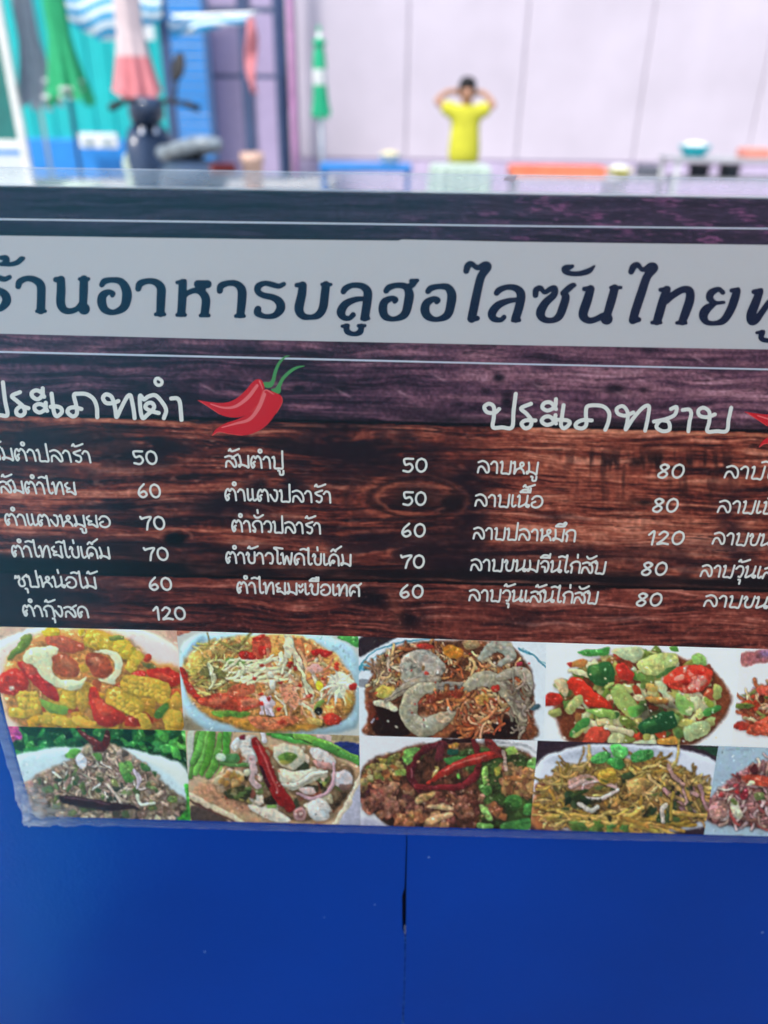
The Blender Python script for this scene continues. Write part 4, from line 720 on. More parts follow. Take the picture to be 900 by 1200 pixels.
    S += view(780, 310, 7.5, [[(503, 245, 46), (465, 217, 46), (400, 250, 68), (390, 300, 64), (440, 336, 38), (513, 332, 30)], [(430, 347, 40), (360, 392, 80), (332, 450, 80), (360, 505, 54), (430, 516, 42), (510, 490, 66), (570, 400, 76), (608, 300, 78), (628, 235, 68)], [(580, 228, 40), (640, 215, 34)],
        [(775, 240, 44), (840, 225, 40)], [(826, 242, 70), (790, 340, 80), (752, 440, 84), (752, 500, 66), (795, 488, 64), (860, 400, 56), (930, 320, 56), (950, 430, 66), (985, 500, 60), (1060, 400, 60), (1120, 240, 70), (1150, 120, 66)], [(802, 600, 30), (860, 590, 34)], [(848, 600, 56), (842, 650, 48), (900, 668, 42), (965, 650, 46), (972, 600, 46)]])
    return S
def head_strokes():
    A = view(0, 430, 7.5, [[(25, 135), (45, 300), (65, 422), (0, 424), (-75, 424), (-82, 250), (-100, 220), (-140, 235), (-130, 275), (-90, 260)], [(175, 222), (105, 255), (150, 300), (203, 348), (218, 400), (188, 428), (150, 415), (145, 378), (185, 347), (250, 363)],
        [(375, 188), (372, 250), (330, 284), (285, 260), (280, 225), (318, 206), (360, 222), (388, 262)], [(402, 315), (397, 370), (350, 400), (310, 380), (305, 345), (342, 326), (385, 340), (414, 386)],
        [(453, 235), (465, 330), (475, 400), (500, 434), (542, 400), (535, 362), (490, 346), (445, 350)], [(715, 370), (650, 355), (605, 367), (595, 400), (640, 435), (675, 410), (670, 340), (650, 248), (690, 236), (760, 240), (820, 280), (850, 350), (855, 442)]], 36)
    A += view(110, 430, 7.5, [[(215, 300), (170, 317), (110, 317), (80, 275), (105, 242), (150, 257), (175, 310), (190, 380), (200, 440), (240, 360), (290, 267), (320, 250), (335, 300), (350, 380), (358, 450)],
        [(570, 405), (510, 390), (455, 360), (465, 325), (505, 315), (530, 345), (515, 380), (470, 420), (430, 450), (410, 380), (405, 255), (440, 285), (480, 260), (540, 250), (600, 310), (635, 380), (615, 450)], [(680, 277), (730, 276), (755, 310), (765, 400), (770, 465)]], 36)
    A += view(110, 430, 7.5, [[(568, 100), (598, 125), (590, 155), (560, 160), (538, 135), (545, 105), (570, 100)]], 28)
    B = view(560, 450, 5.625, [[(140, 165), (110, 190), (60, 185), (43, 150), (75, 130), (105, 152), (105, 220), (100, 285), (160, 286), (225, 285), (235, 180), (250, 65)], [(350, 130), (285, 160), (320, 195), (352, 238), (345, 280), (310, 291), (288, 262), (315, 240), (380, 240)],
        [(515, 100), (507, 150), (460, 175), (425, 155), (440, 125), (480, 123), (515, 165)], [(512, 205), (502, 250), (455, 270), (420, 245), (440, 218), (478, 217), (515, 260)], [(565, 140), (555, 210), (548, 270), (570, 292), (605, 260), (590, 240), (530, 236)],
        [(750, 240), (690, 238), (648, 260), (650, 285), (690, 292), (715, 265), (712, 200), (720, 150), (770, 140), (830, 150), (865, 190), (860, 250), (840, 302)]], 26)
    B += view(700, 450, 4.5, [[(190, 150), (150, 167), (110, 157), (103, 130), (135, 117), (160, 150), (158, 200), (150, 240), (190, 180), (240, 125), (272, 118), (266, 180), (252, 246)], [(388, 132), (418, 122), (408, 162), (360, 185), (298, 198)], [(335, 190), (375, 200), (380, 240), (345, 249), (312, 228), (328, 197), (360, 188)],
        [(450, 137), (485, 135), (495, 158), (486, 200), (480, 250)], [(620, 160), (580, 175), (540, 167), (533, 140), (560, 125), (590, 147), (590, 200), (580, 249), (630, 249), (682, 247), (692, 190), (706, 125)]], 20)
    return A, B
# handwriting: x-height 1, y up from the base line; (advance, strokes)
def _c(cx, cy, rx, ry, a0=90, n=9): return [(cx+rx*math.cos(math.radians(a0-360*i/(n-1))), cy+ry*math.sin(math.radians(a0-360*i/(n-1)))) for i in range(n)]
GLY = {
 'ส': (1.05, [[(.06, 0), (.14, .42), (.36, .5), (.55, .28), (.72, .02), (.88, .1), (.86, .5), (.68, .82), (.38, .95), (.06, .84)], [(.6, .74), (.82, .95), (1.08, 1.1)]]),
 'ล': (1.0, [[(.06, 0), (.14, .42), (.36, .5), (.55, .28), (.72, .02), (.88, .1), (.86, .5), (.68, .84), (.38, .98), (.06, .86)]]),
 'ม': (.98, [[(.14, .98), (.2, .6), (.2, .2), (.08, .04), (.06, .2), (.3, .22), (.6, .12), (.8, 0), (.82, .5), (.84, 1)]]),
 'ต': (1.02, [[(.36, .52), (.22, .4), (.3, .18), (.14, .0), (.04, .4), (.14, .82), (.3, .98), (.42, .8), (.6, 1), (.82, .72), (.86, 0)]]),
 'ด': (1.02, [[(.42, .5), (.26, .42), (.32, .18), (.16, .0), (.06, .4), (.2, .86), (.54, 1), (.82, .72), (.86, 0)]]),
 'ค': (1.02, [[(.14, .0), (.05, .45), (.22, .88), (.54, 1), (.82, .72), (.86, 0)], [(.14, .04), (.34, .42), (.5, .36), (.4, .2)]]),
 'ศ': (1.08, [[(.14, .0), (.05, .45), (.22, .88), (.54, 1), (.82, .72), (.86, 0)], [(.14, .04), (.34, .42), (.5, .36)], [(.68, .84), (1.02, 1.16)]]),
 'ป': (.98, [[(.02, .9), (.14, .96), (.18, .5), (.16, .02), (.5, .0), (.78, .02), (.8, .6), (.82, 1.48)]]),
 'บ': (.98, [[(.02, .9), (.14, .96), (.18, .5), (.16, .02), (.5, .0), (.78, .02), (.82, 1.02)]]),
 'า': (.72, [[(.02, .74), (.2, .96), (.42, .88), (.5, .6), (.52, 0)]]),
 'ร': (.76, [[(.66, 1.04), (.36, .92), (.12, .8), (.3, .62), (.58, .5), (.6, .2), (.42, .0), (.2, .1)]]),
 'ไ': (.56, [[(-.42, 1.36), (-.16, 1.44), (.1, 1.36), (.24, 1.52), (.22, .9), (.22, .2), (.36, .02), (.48, .12)]]),
 'โ': (.56, [[(.7, 1.42), (.1, 1.5), (.02, 1.42), (.26, 1.2), (.24, .6), (.24, .15), (.4, .02), (.5, .12)]]),
 'ท': (.96, [[(.0, .86), (.12, .98), (.16, .5), (.15, 0), (.34, .56), (.58, .98), (.76, .9), (.78, 0)]]),
 'ย': (.96, [[(.3, .98), (.08, .8), (.2, .56), (.4, .5), (.2, .42), (.16, .2), (.46, .22), (.8, .0), (.8, .5), (.84, 1.02)]]),
 'แ': (.8, [[(.08, 1), (.08, .2), (.2, .02), (.32, .14)], [(.46, 1), (.46, .2), (.58, .02), (.72, .14)]]),
 'เ': (.46, [[(.1, 1), (.1, .2), (.22, .02), (.38, .14)]]),
 'ง': (.74, [[(.36, .98), (.54, .88), (.56, .4), (.42, .04), (.26, .1), (.02, .56)]]),
 'ห': (1.04, [[(.0, .88), (.12, .98), (.16, .5), (.15, 0), (.3, .34), (.54, .5), (.8, .76), (.72, .96), (.54, .86), (.62, .5), (.8, .3), (.9, .04)]]),
 'อ': (1.02, [[(.08, .7), (.3, .96), (.66, .94), (.86, .6), (.78, .2), (.46, .0), (.14, .1), (.1, .36), (.34, .5)]]),
 'ข': (.86, [[(.02, .78), (.12, .98), (.24, .8), (.16, .5), (.24, .12), (.46, .02), (.66, .2), (.72, 1.02)]]),
 'ซ': (.98, [[(.0, .74), (.08, .96), (.2, .8), (.32, .96), (.36, .7), (.22, .4), (.28, .06), (.5, .02), (.68, .2), (.66, .6), (.58, .74), (.98, 1.1)]]),
 'น': (1.02, [[(.02, .88), (.14, .98), (.18, .5), (.16, .04), (.44, .14), (.7, .4), (.74, 1.0)], [(.7, .42), (.7, .1), (.86, .02), (.92, .18), (.72, .22)]]),
 'ก': (.94, [[(.16, 0), (.18, .5), (.04, .66), (.22, .92), (.54, 1), (.78, .78), (.8, 0)]]),
 'ถ': (.98, [[(.06, .12), (.2, .0), (.24, .3), (.06, .62), (.24, .92), (.56, 1), (.8, .76), (.82, 0)]]),
 'ว': (.78, [[(.04, .74), (.24, .98), (.54, .9), (.64, .5), (.54, .06), (.38, .06)]]),
 'พ': (1.04, [[(.0, .86), (.12, .98), (.16, .5), (.22, 0), (.46, .74), (.7, 0), (.84, .5), (.9, 1.02)]]),
 'จ': (.84, [[(.06, .74), (.3, .98), (.6, .88), (.7, .5), (.62, .1), (.46, .02), (.42, .4), (.18, .46)]]),
 'ะ': (.5, [[(.06, .84), (.14, .68), (.26, .74), (.38, .94)], [(.06, .36), (.14, .2), (.26, .26), (.38, .46)]]),
 '0': (.84, [_c(.4, .58, .32, .56)]), '1': (.56, [[(.02, .86), (.3, 1.14), (.3, 0)]]),
 '2': (.8, [[(.06, .88), (.3, 1.14), (.56, .9), (.34, .42), (.04, .04), (.36, .1), (.68, .02)]]),
 '5': (.78, [[(.64, 1.12), (.1, 1.1), (.16, .62), (.46, .7), (.62, .36), (.4, .02), (.04, .1)]]),
 '6': (.8, [[(.5, 1.16), (.18, .74), (.08, .3), (.32, .02), (.6, .24), (.46, .54), (.12, .36)]]),
 '7': (.74, [[(-.02, 1.12), (.06, .94), (.2, 1.02), (.64, 1.1), (.42, .6), (.3, 0)]]),
 '8': (.82, [[(.58, .96), (.36, 1.14), (.14, .94), (.34, .62), (.6, .34), (.42, .02), (.14, .1), (.12, .34), (.4, .62), (.62, .92), (.5, 1.1)]]),
 ' ': (.4, []),
}
CMB = {'้': [[(-.66, 1.28), (-.54, 1.42), (-.46, 1.24), (-.2, 1.3), (.16, 1.46)]], '่': [[(-.42, 1.22), (-.44, 1.5)]], '็': [[(-.78, 1.16), (-.6, 1.34), (-.42, 1.16), (-.36, 1.3), (.06, 1.62)]],
 'ั': [[(-.74, 1.34), (-.6, 1.18), (-.34, 1.2), (0, 1.42)]], 'ี': [[(-.84, 1.18), (-.6, 1.38), (-.24, 1.34), (-.16, 1.18), (-.84, 1.16)], [(-.14, 1.14), (-.12, 1.5)]], 'ึ': [[(-.84, 1.18), (-.6, 1.38), (-.24, 1.34), (-.16, 1.18), (-.84, 1.16)], _c(-.12, 1.42, .09, .1)],
 'ื': [[(-.84, 1.18), (-.6, 1.38), (-.24, 1.34), (-.16, 1.18), (-.84, 1.16)], [(-.3, 1.2), (-.28, 1.5)], [(-.12, 1.16), (-.1, 1.5)]], 'ุ': [[(-.34, -.16), (-.2, -.2), (-.2, -.52)]], 'ู': [[(-.56, -.16), (-.44, -.2), (-.42, -.48), (-.18, -.48), (-.14, -.16)]], 'ํ': [_c(-.2, 1.32, .12, .14)]}
LINES = [  # (text, x0, x1, base y at x0, base y at x1, x-height)
 ('ส้มตำปลาร้า', -13, 107, 538.5, 542, 13.6), ('ส้มตำไทย', 1, 89, 577, 579.5, 13.6), ('ตำแตงหมูยอ', 7, 130, 615, 618, 13), ('ตำไทยไข่เค็ม', 15, 129, 652, 654.5, 12.8), ('ซุปหน่อไม้', 20, 113, 687, 689.5, 12.6), ('ตำกุ้งสด', 28, 104, 721.5, 723.5, 12.4),
 ('ส้มตำปู', 264, 332, 547, 549, 13.6), ('ตำแตงปลาร้า', 264, 388, 586, 589, 13.4), ('ตำถั่วปลาร้า', 272, 376, 622.5, 625.5, 13), ('ตำข้าวโพดไข่เค็ม', 265, 411, 659.5, 663, 12.8), ('ตำไทยมะเขือเทศ', 278, 422, 694.5, 698.5, 12.6),
 ('ลาบหมู', 559, 629, 553.5, 556, 13.8), ('ลาบเนื้อ', 556, 635, 592.5, 595, 13.6), ('ลาบปลาหมึก', 554, 673, 631, 634.5, 13.2), ('ลาบขนมจีนไก่สับ', 551, 708, 668, 672, 13), ('ลาบวุ้นเส้นไก่สับ', 549, 699, 703.5, 707, 12.8),
 ('ลาบไ', 848, 903, 559.5, 561.5, 14), ('ลาบเป็', 840, 906, 600, 602, 13.8), ('ลาบขน', 834, 903, 637, 640, 13.4), ('ลาบวุ้นเส้', 820, 906, 675, 678, 13.2), ('ลาบขน', 824, 898, 710, 713, 13)]
PRICES = [('50', 157, 184, 544, 13.4), ('60', 162, 188, 583, 13.4), ('70', 167, 193, 620.5, 13.2), ('70', 171, 197, 656.5, 12.8), ('60', 175, 201, 691.5, 12.6), ('120', 181, 217, 726, 12.4),
 ('50', 472, 499, 553, 13.6), ('50', 472, 498, 592, 13.4), ('60', 470, 497, 629, 13.2), ('70', 470, 496, 665.5, 13), ('60', 468, 494.5, 700.5, 12.8),
 ('80', 769, 799, 560, 13.8), ('80', 763, 792, 600, 13.6), ('120', 758, 799, 638, 13.2), ('80', 750, 779, 674, 13), ('80', 744, 773, 710, 12.8)]
def write(txt, x0, x1, y0, y1, h, w=2.4):
    txt = txt.replace('ำ', 'ํา'); pos = []; x = 0.; up = False
    for ch in txt:
        if ch in CMB:
            dy = (.12 if ch not in 'ุู' else -.04)+(.36 if (up and ch in '้่') else 0)
            for s in CMB[ch]: pos.append([(x+px, py+dy) for px, py in s])
            up = ch in 'ัีืึ'
        else:
            up = False; adv, st = GLY[ch]
            for s in st: pos.append([(x+px, py) for px, py in s])
            x += adv
    k = (x1-x0)/(x-.14); out = []
    for s in pos:
        o = []
        for px, py in s:
            X = x0+px*k; Yb = y0+(y1-y0)*(X-x0)/(x1-x0); Y = Yb-py*h
            o.append((X+(Yb-Y)*(X-425)/(2304-Yb), Y, w))
        out.append(o)
    return out
def stroke_mesh(name, strokes, off, org, step=.5, n=6, inset=0.):
    """filled outline of a set of strokes (marching squares on their distance field), laid on the sheet"""
    Q = [catmull(np.asarray(s, float), n) for s in strokes]
    A = np.vstack(Q); m = A[:, 2].max()+1
    x0, y0 = A[:, 0].min()-m, A[:, 1].min()-m; nx = int((A[:, 0].max()+m-x0)/step)+2; ny = int((A[:, 1].max()+m-y0)/step)+2
    D = np.full((ny, nx), 9., np.float32)
    for q in Q:
        for a, b in zip(q[:-1], q[1:]):
            R = max(a[2], b[2])/2+1.2
            i0, i1 = int((min(a[0], b[0])-R-x0)/step), int((max(a[0], b[0])+R-x0)/step)+2; j0, j1 = int((min(a[1], b[1])-R-y0)/step), int((max(a[1], b[1])+R-y0)/step)+2
            i0, j0 = max(i0, 0), max(j0, 0); X = x0+np.arange(i0, min(i1, nx))[None]*step; Y = y0+np.arange(j0, min(j1, ny))[:, None]*step
            dx, dy = b[0]-a[0], b[1]-a[1]; t = np.clip(((X-a[0])*dx+(Y-a[1])*dy)/(dx*dx+dy*dy+1e-9), 0, 1)
            d = np.hypot(X-a[0]-t*dx, Y-a[1]-t*dy)-(a[2]+(b[2]-a[2])*t)/2
            W = D[j0:j0+d.shape[0], i0:i0+d.shape[1]]; np.minimum(W, d, out=W)
    D = D+inset
    return field_mesh(name, D, x0, y0, step, off, org)
def field_mesh(name, D, x0, y0, step, off, org):
    ny, nx = D.shape; I = D < 0; nid = np.full((ny, nx), -1); JJ, II = np.nonzero(I); nid[JJ, II] = np.arange(len(JJ))
    V = list(zip(II.astype(float), JJ.astype(float))); vid = {}
    c = I[:-1, :-1].astype(int)+I[:-1, 1:]+I[1:, 1:]+I[1:, :-1]
    j, i = np.nonzero(c == 4); F = np.stack([nid[j+1, i], nid[j+1, i+1], nid[j, i+1], nid[j, i]], -1).tolist()
    for j, i in np.argwhere((c > 0) & (c < 4)).tolist():
        P = []; cs = ((j, i), (j, i+1), (j+1, i+1), (j+1, i))
        for k in range(4):
            a, b = cs[k], cs[(k+1) % 4]; fa, fb = D[a], D[b]
            if fa < 0: P.append(int(nid[a]))
            if (fa < 0) != (fb < 0):
                key = (a, b) if a < b else (b, a); q = vid.get(key)
                if q is None: q_ = fa/(fa-fb); q = vid[key] = len(V); V.append((a[1]+(b[1]-a[1])*q_, a[0]+(b[0]-a[0])*q_))
                P.append(q)
        if len(P) >= 3: F.append(P[::-1])
    V = np.asarray(V, float); W = onb(x0+V[:, 0]*step, y0+V[:, 1]*step, off)-np.asarray(org)
    return nmesh(name, W, F)
def poly_field(pts, pad=2., step=.5, n=8):
    """signed field (negative inside) of a smooth closed outline in photo pixels"""
    p = catmull(np.asarray(pts, float), n, True); x0, y0 = p.min(0)-pad; nx, ny = (np.ceil((p.max(0)+pad-[x0, y0])/step)+1).astype(int)
    X = x0+np.arange(nx)[None]*step; Y = y0+np.arange(ny)[:, None]*step; ins = np.zeros((ny, nx), bool); d = np.full((ny, nx), 99.)
    for (ax, ay), (bx, by) in zip(p, np.roll(p, -1, 0)):
        if ay != by: ins ^= ((ay > Y) != (by > Y)) & (X < (bx-ax)*(Y-ay)/(by-ay)+ax)
        dx, dy = bx-ax, by-ay; t = np.clip(((X-ax)*dx+(Y-ay)*dy)/(dx*dx+dy*dy+1e-9), 0, 1); d = np.minimum(d, np.hypot(X-ax-t*dx, Y-ay-t*dy))
    return np.where(ins, -d, d), x0, y0, step
# ================================================================ the laminated menu and the counter it hangs on
GAIN = 1.28
_uA = w2uv(onb(np.array([13., 38.]), np.array([851., 961.])))[0]
UL = float(_uA.mean()); UR = UL+.4165
ZT = float(onb(450., 224.5)[2]); ZB = float(onb(450., 967.5)[2])
print('sheet', UL, UR, ZT, ZB, 'size', UR-UL, ZT-ZB, _uA)

def print_mat(name, rough=.55, fixed=None, noise=.05):
    m = bpy.data.materials.new(name); m.use_nodes = True; nt = m.node_tree; N = nt.nodes; b = N['Principled BSDF']
    tc = N.new('ShaderNodeTexCoord'); no = N.new('ShaderNodeTexNoise'); no.inputs['Scale'].default_value = 2600; no.inputs['Detail'].default_value = 2
    nt.links.new(tc.outputs['Object'], no.inputs['Vector'])
    r = N.new('ShaderNodeMapRange'); r.inputs['From Min'].default_value = .3; r.inputs['From Max'].default_value = .7; r.inputs['To Min'].default_value = 1-noise; r.inputs['To Max'].default_value = 1+noise
    nt.links.new(no.outputs['Fac'], r.inputs['Value']); v = N.new('ShaderNodeVectorMath'); v.operation = 'SCALE'; nt.links.new(r.outputs[0], v.inputs['Scale'])
    if fixed is None:
        a = N.new('ShaderNodeAttribute'); a.attribute_name = 'print'; nt.links.new(a.outputs['Color'], v.inputs[0])
    else:
        v.inputs[0].default_value = tuple(srgb(hx(fixed))*GAIN)
    nt.links.new(v.outputs[0], b.inputs['Base Color']); b.inputs['Roughness'].default_value = rough; b.inputs['Specular IOR Level'].default_value = .12
    return m
M_PRINT = print_mat('printed_paper'); M_BAND = print_mat('printed_pale_band', fixed='bab4b4', noise=.015); M_NAVY = print_mat('printed_navy_ink', fixed='0b1730', noise=.02)
M_WHITE = print_mat('printed_white_ink', fixed='dcd6cc', noise=.02); M_RULE = print_mat('printed_rule_ink', fixed='c2c2cc', noise=.02)

def sample(img, x0, y0, S, px, py):
    h, w = img.shape[:2]; X = np.clip((px-x0)*S-.5, 0, w-1.001); Y = np.clip((py-y0)*S-.5, 0, h-1.001)
    i, j = X.astype(int), Y.astype(int); fx, fy = (X-i)[..., None], (Y-j)[..., None]
    return (img[j, i]*(1-fx)+img[j, i+1]*fx)*(1-fy)+(img[j+1, i]*(1-fx)+img[j+1, i+1]*fx)*fy

MO = uv2w((UL+UR)/2, ZB)                                   # foot of the sheet, middle
menu = empty('menu_sheet', MO, 'laminated menu poster printed with wood planks, Thai dish names, prices and food photos', 'menu')
# printed planks
zp = float(onb(450., 749.)[2])-.004
us = np.linspace(UL, UR, 1010); zs = np.r_[np.linspace(ZT, zp, 520), ZB+.0002]
Ug, Zg = np.meshgrid(us, zs); P = uv2w(Ug, Zg, np.zeros_like(Ug)); px, py = project(P)
wood = paint_wood(); wc = srgb(sample(wood, WOOD_BOX[0], WOOD_BOX[1], 1, px, py))*GAIN
me = gridmesh('wood_print', P, MO); colattr(me, wc); tag(link('wood_print', me, M_PRINT, menu), 'dark reddish brown plank picture behind the lettering')
# pale title band and rules
def strip(name, rows, m, off, xs, parent=menu):
    """rows: list of functions px -> py"""
    X = np.asarray(xs, float); P = np.stack([onb(X, np.array([f(x) for x in X]), off) for f in rows]); u, z = w2uv(P); P = uv2w(np.clip(u, UL, UR), z, np.full_like(u, off)); return link(name, gridmesh(name, P, MO), m, parent)
xl = lambda y: project(uv2w(UL, onb(0., y)[2]))[0]
def lin(*pts):
    xs, ys = zip(*pts)
    return lambda x: float(np.interp(x, xs, ys)) if xs[0] <= x <= xs[-1] else (ys[0]+(x-xs[0])*(ys[1]-ys[0])/(xs[1]-xs[0]) if x < xs[0] else ys[-1]+(x-xs[-1])*(ys[-1]-ys[-2])/(xs[-1]-xs[-2]))
XS = np.r_[-240, -150, -80, np.arange(0, 901, 25), 980, 1060, 1130, 1220]
top = lambda x: lin((0, 276), (300, 280.3), (466, 282))(x) if x < 468 else lin((470, 280.6), (600, 283.3), (900, 287))(x)
band = strip('title_band', [top, lin((0, 391), (300, 398.3), (600, 404.3), (900, 409.5))], M_BAND, .00012, np.sort(np.r_[XS, 467, 471]))
strip('rule_line', [lin((0, 255.8), (300, 259.7), (600, 263.8), (900, 267)), lin((0, 257.9), (300, 261.8), (600, 265.6), (900, 268.8))], M_RULE, .00012, XS)
strip('rule_line', [lin((0, 411.2), (300, 418.2), (600, 425.5), (900, 432)), lin((0, 413.4), (300, 420.4), (600, 427.4), (900, 433.8))], M_RULE, .00012, XS)
tl = link('title_lettering', stroke_mesh('title_lettering', title_strokes(), .0002, MO), M_NAVY, band)
hA, hB = head_strokes()
link('heading_lettering', stroke_mesh('heading_lettering', hA, .00016, MO), M_WHITE, menu)
link('heading_lettering', stroke_mesh('heading_lettering', hB, .00016, MO), M_WHITE, menu)
for t in LINES: link('dish_name', stroke_mesh('dish_name', write(*t), .00014, MO, .42), M_WHITE, menu)
for t, a, b, y, h in PRICES: link('price', stroke_mesh('price', write(t, a, b, y, y, h, 2.6), .00014, MO, .42), M_WHITE, menu)
# dish photographs
food = paint_food()
DISH = ('picture of yellow corn salad with halved salted egg and tomato', 'picture of green papaya salad on a pale blue plate', 'picture of grey prawns in dark dressing on a blue ringed plate', 'picture of cucumber and tomato salad on a white plate', 'picture of red sausage salad cut off by the frame', 'picture of pale minced salad with a long dried chilli before a hedge', 'picture of seafood salad with a red chilli and long green beans', 'picture of browned minced pork with fried red chillies', 'picture of yellow bamboo shoot salad with a mint sprig', 'picture of pinkish glass noodle salad cut off by the frame')
for T, lab in zip(TILES, DISH):
    T = np.asarray(T, float); s, t = np.meshgrid(np.linspace(0, 1, 236), np.linspace(0, 1, 124)); s, t = s[..., None], t[..., None]
    Q = (T[0]*(1-s)+T[1]*s)*(1-t)+(T[3]*(1-s)+T[2]*s)*t
    P = onb(Q[..., 0], Q[..., 1], .00014); u, z = w2uv(P); u = np.clip(u, UL, UR); z = np.maximum(z, ZB); P = uv2w(u, z, np.full_like(u, .00014))
    me = gridmesh('dish_photo', P, MO); qi = np.mean(T, 0)+(Q-np.mean(T, 0))*.985
    colattr(me, srgb(sample(food.a, food.x0, food.y0, food.S, qi[..., 0], qi[..., 1]))*GAIN); tag(link('dish_photo', me, M_PRINT, menu), lab)
# chilli pictures
M_RED = print_mat('printed_red', fixed='c8202a', noise=.03); M_RED2 = print_mat('printed_red_shine', fixed='dc6a68', noise=.02); M_GRN = print_mat('printed_green', fixed='4c8a4e', noise=.03); M_RED3 = print_mat('printed_red_edge', fixed='e0504c', noise=.02)
def chilli(dx, dy, flip=False):
    V = lambda p: [((225+x/6.43) if not flip else (1096-x/6.43*.99)+0, 410+y/6.43+dy) for x, y in p]
    V0 = lambda p: [(x+dx, y) for x, y in V(p)]
    red1 = [(40, 378), (110, 390), (230, 400), (320, 375), (400, 310), (450, 250), (490, 222), (525, 230), (545, 280), (535, 340), (500, 420), (430, 480), (350, 508), (270, 505), (200, 480), (130, 430), (70, 395)]
    red2 = [(152, 648), (180, 600), (250, 555), (350, 520), (440, 470), (500, 400), (525, 320), (560, 298), (620, 320), (672, 348), (676, 395), (630, 480), (560, 570), (470, 625), (370, 645), (270, 630), (200, 622)]
    d = bpy.data.objects.new('chilli_picture', None); COL.objects.link(d); d.parent = menu; d.empty_display_size = .01
    def shape(nm, pts, m, off): D, x0, y0, st = poly_field(V0(pts)); link(nm, field_mesh(nm, D, x0, y0, st, off, MO), m, d)
    def stk(nm, st, m, off): link(nm, stroke_mesh(nm, [[(q[0], q[1], w[2]/6.43) for q, w in zip(V0([(x, y) for x, y, _ in s]), s)] for s in st], off, MO), m, d)
    stk('chilli_stem', [[(540, 250, 12), (560, 262, 40), (590, 262, 38), (612, 230, 28), (630, 160, 24), (660, 95, 20), (705, 52, 12), (735, 45, 4)], [(600, 300, 10), (640, 310, 50), (655, 275, 30), (690, 210, 24), (750, 155, 22), (800, 130, 16), (845, 122, 6)]], M_GRN, .00016)
    shape('chilli_pod', red1, M_RED, .0002); stk('chilli_shine', [[(140, 408, 8), (240, 436, 14), (330, 425, 22), (420, 360, 28), (490, 270, 24)], [(508, 235, 12), (520, 262, 8), (534, 296, 6)]], M_RED2, .00024)
    shape('chilli_pod', red2, M_RED, .00026); stk('chilli_shine', [[(225, 585, 8), (330, 555, 16), (430, 525, 24), (500, 440, 30), (545, 335, 28)], [(535, 320, 6), (560, 302, 10), (615, 335, 7)]], M_RED2, .0003)
    stk('chilli_rim', [[(152, 646, 5), (200, 618, 5), (280, 632, 4), (380, 645, 4)], [(60, 388, 5), (130, 432, 5), (210, 486, 4)], [(535, 310, 5), (520, 350, 5), (495, 415, 5), (440, 470, 4)], [(676, 355, 5), (678, 400, 5), (635, 478, 4)]], M_RED3, .00031)
chilli(0, 0); chilli(641, 13.5)

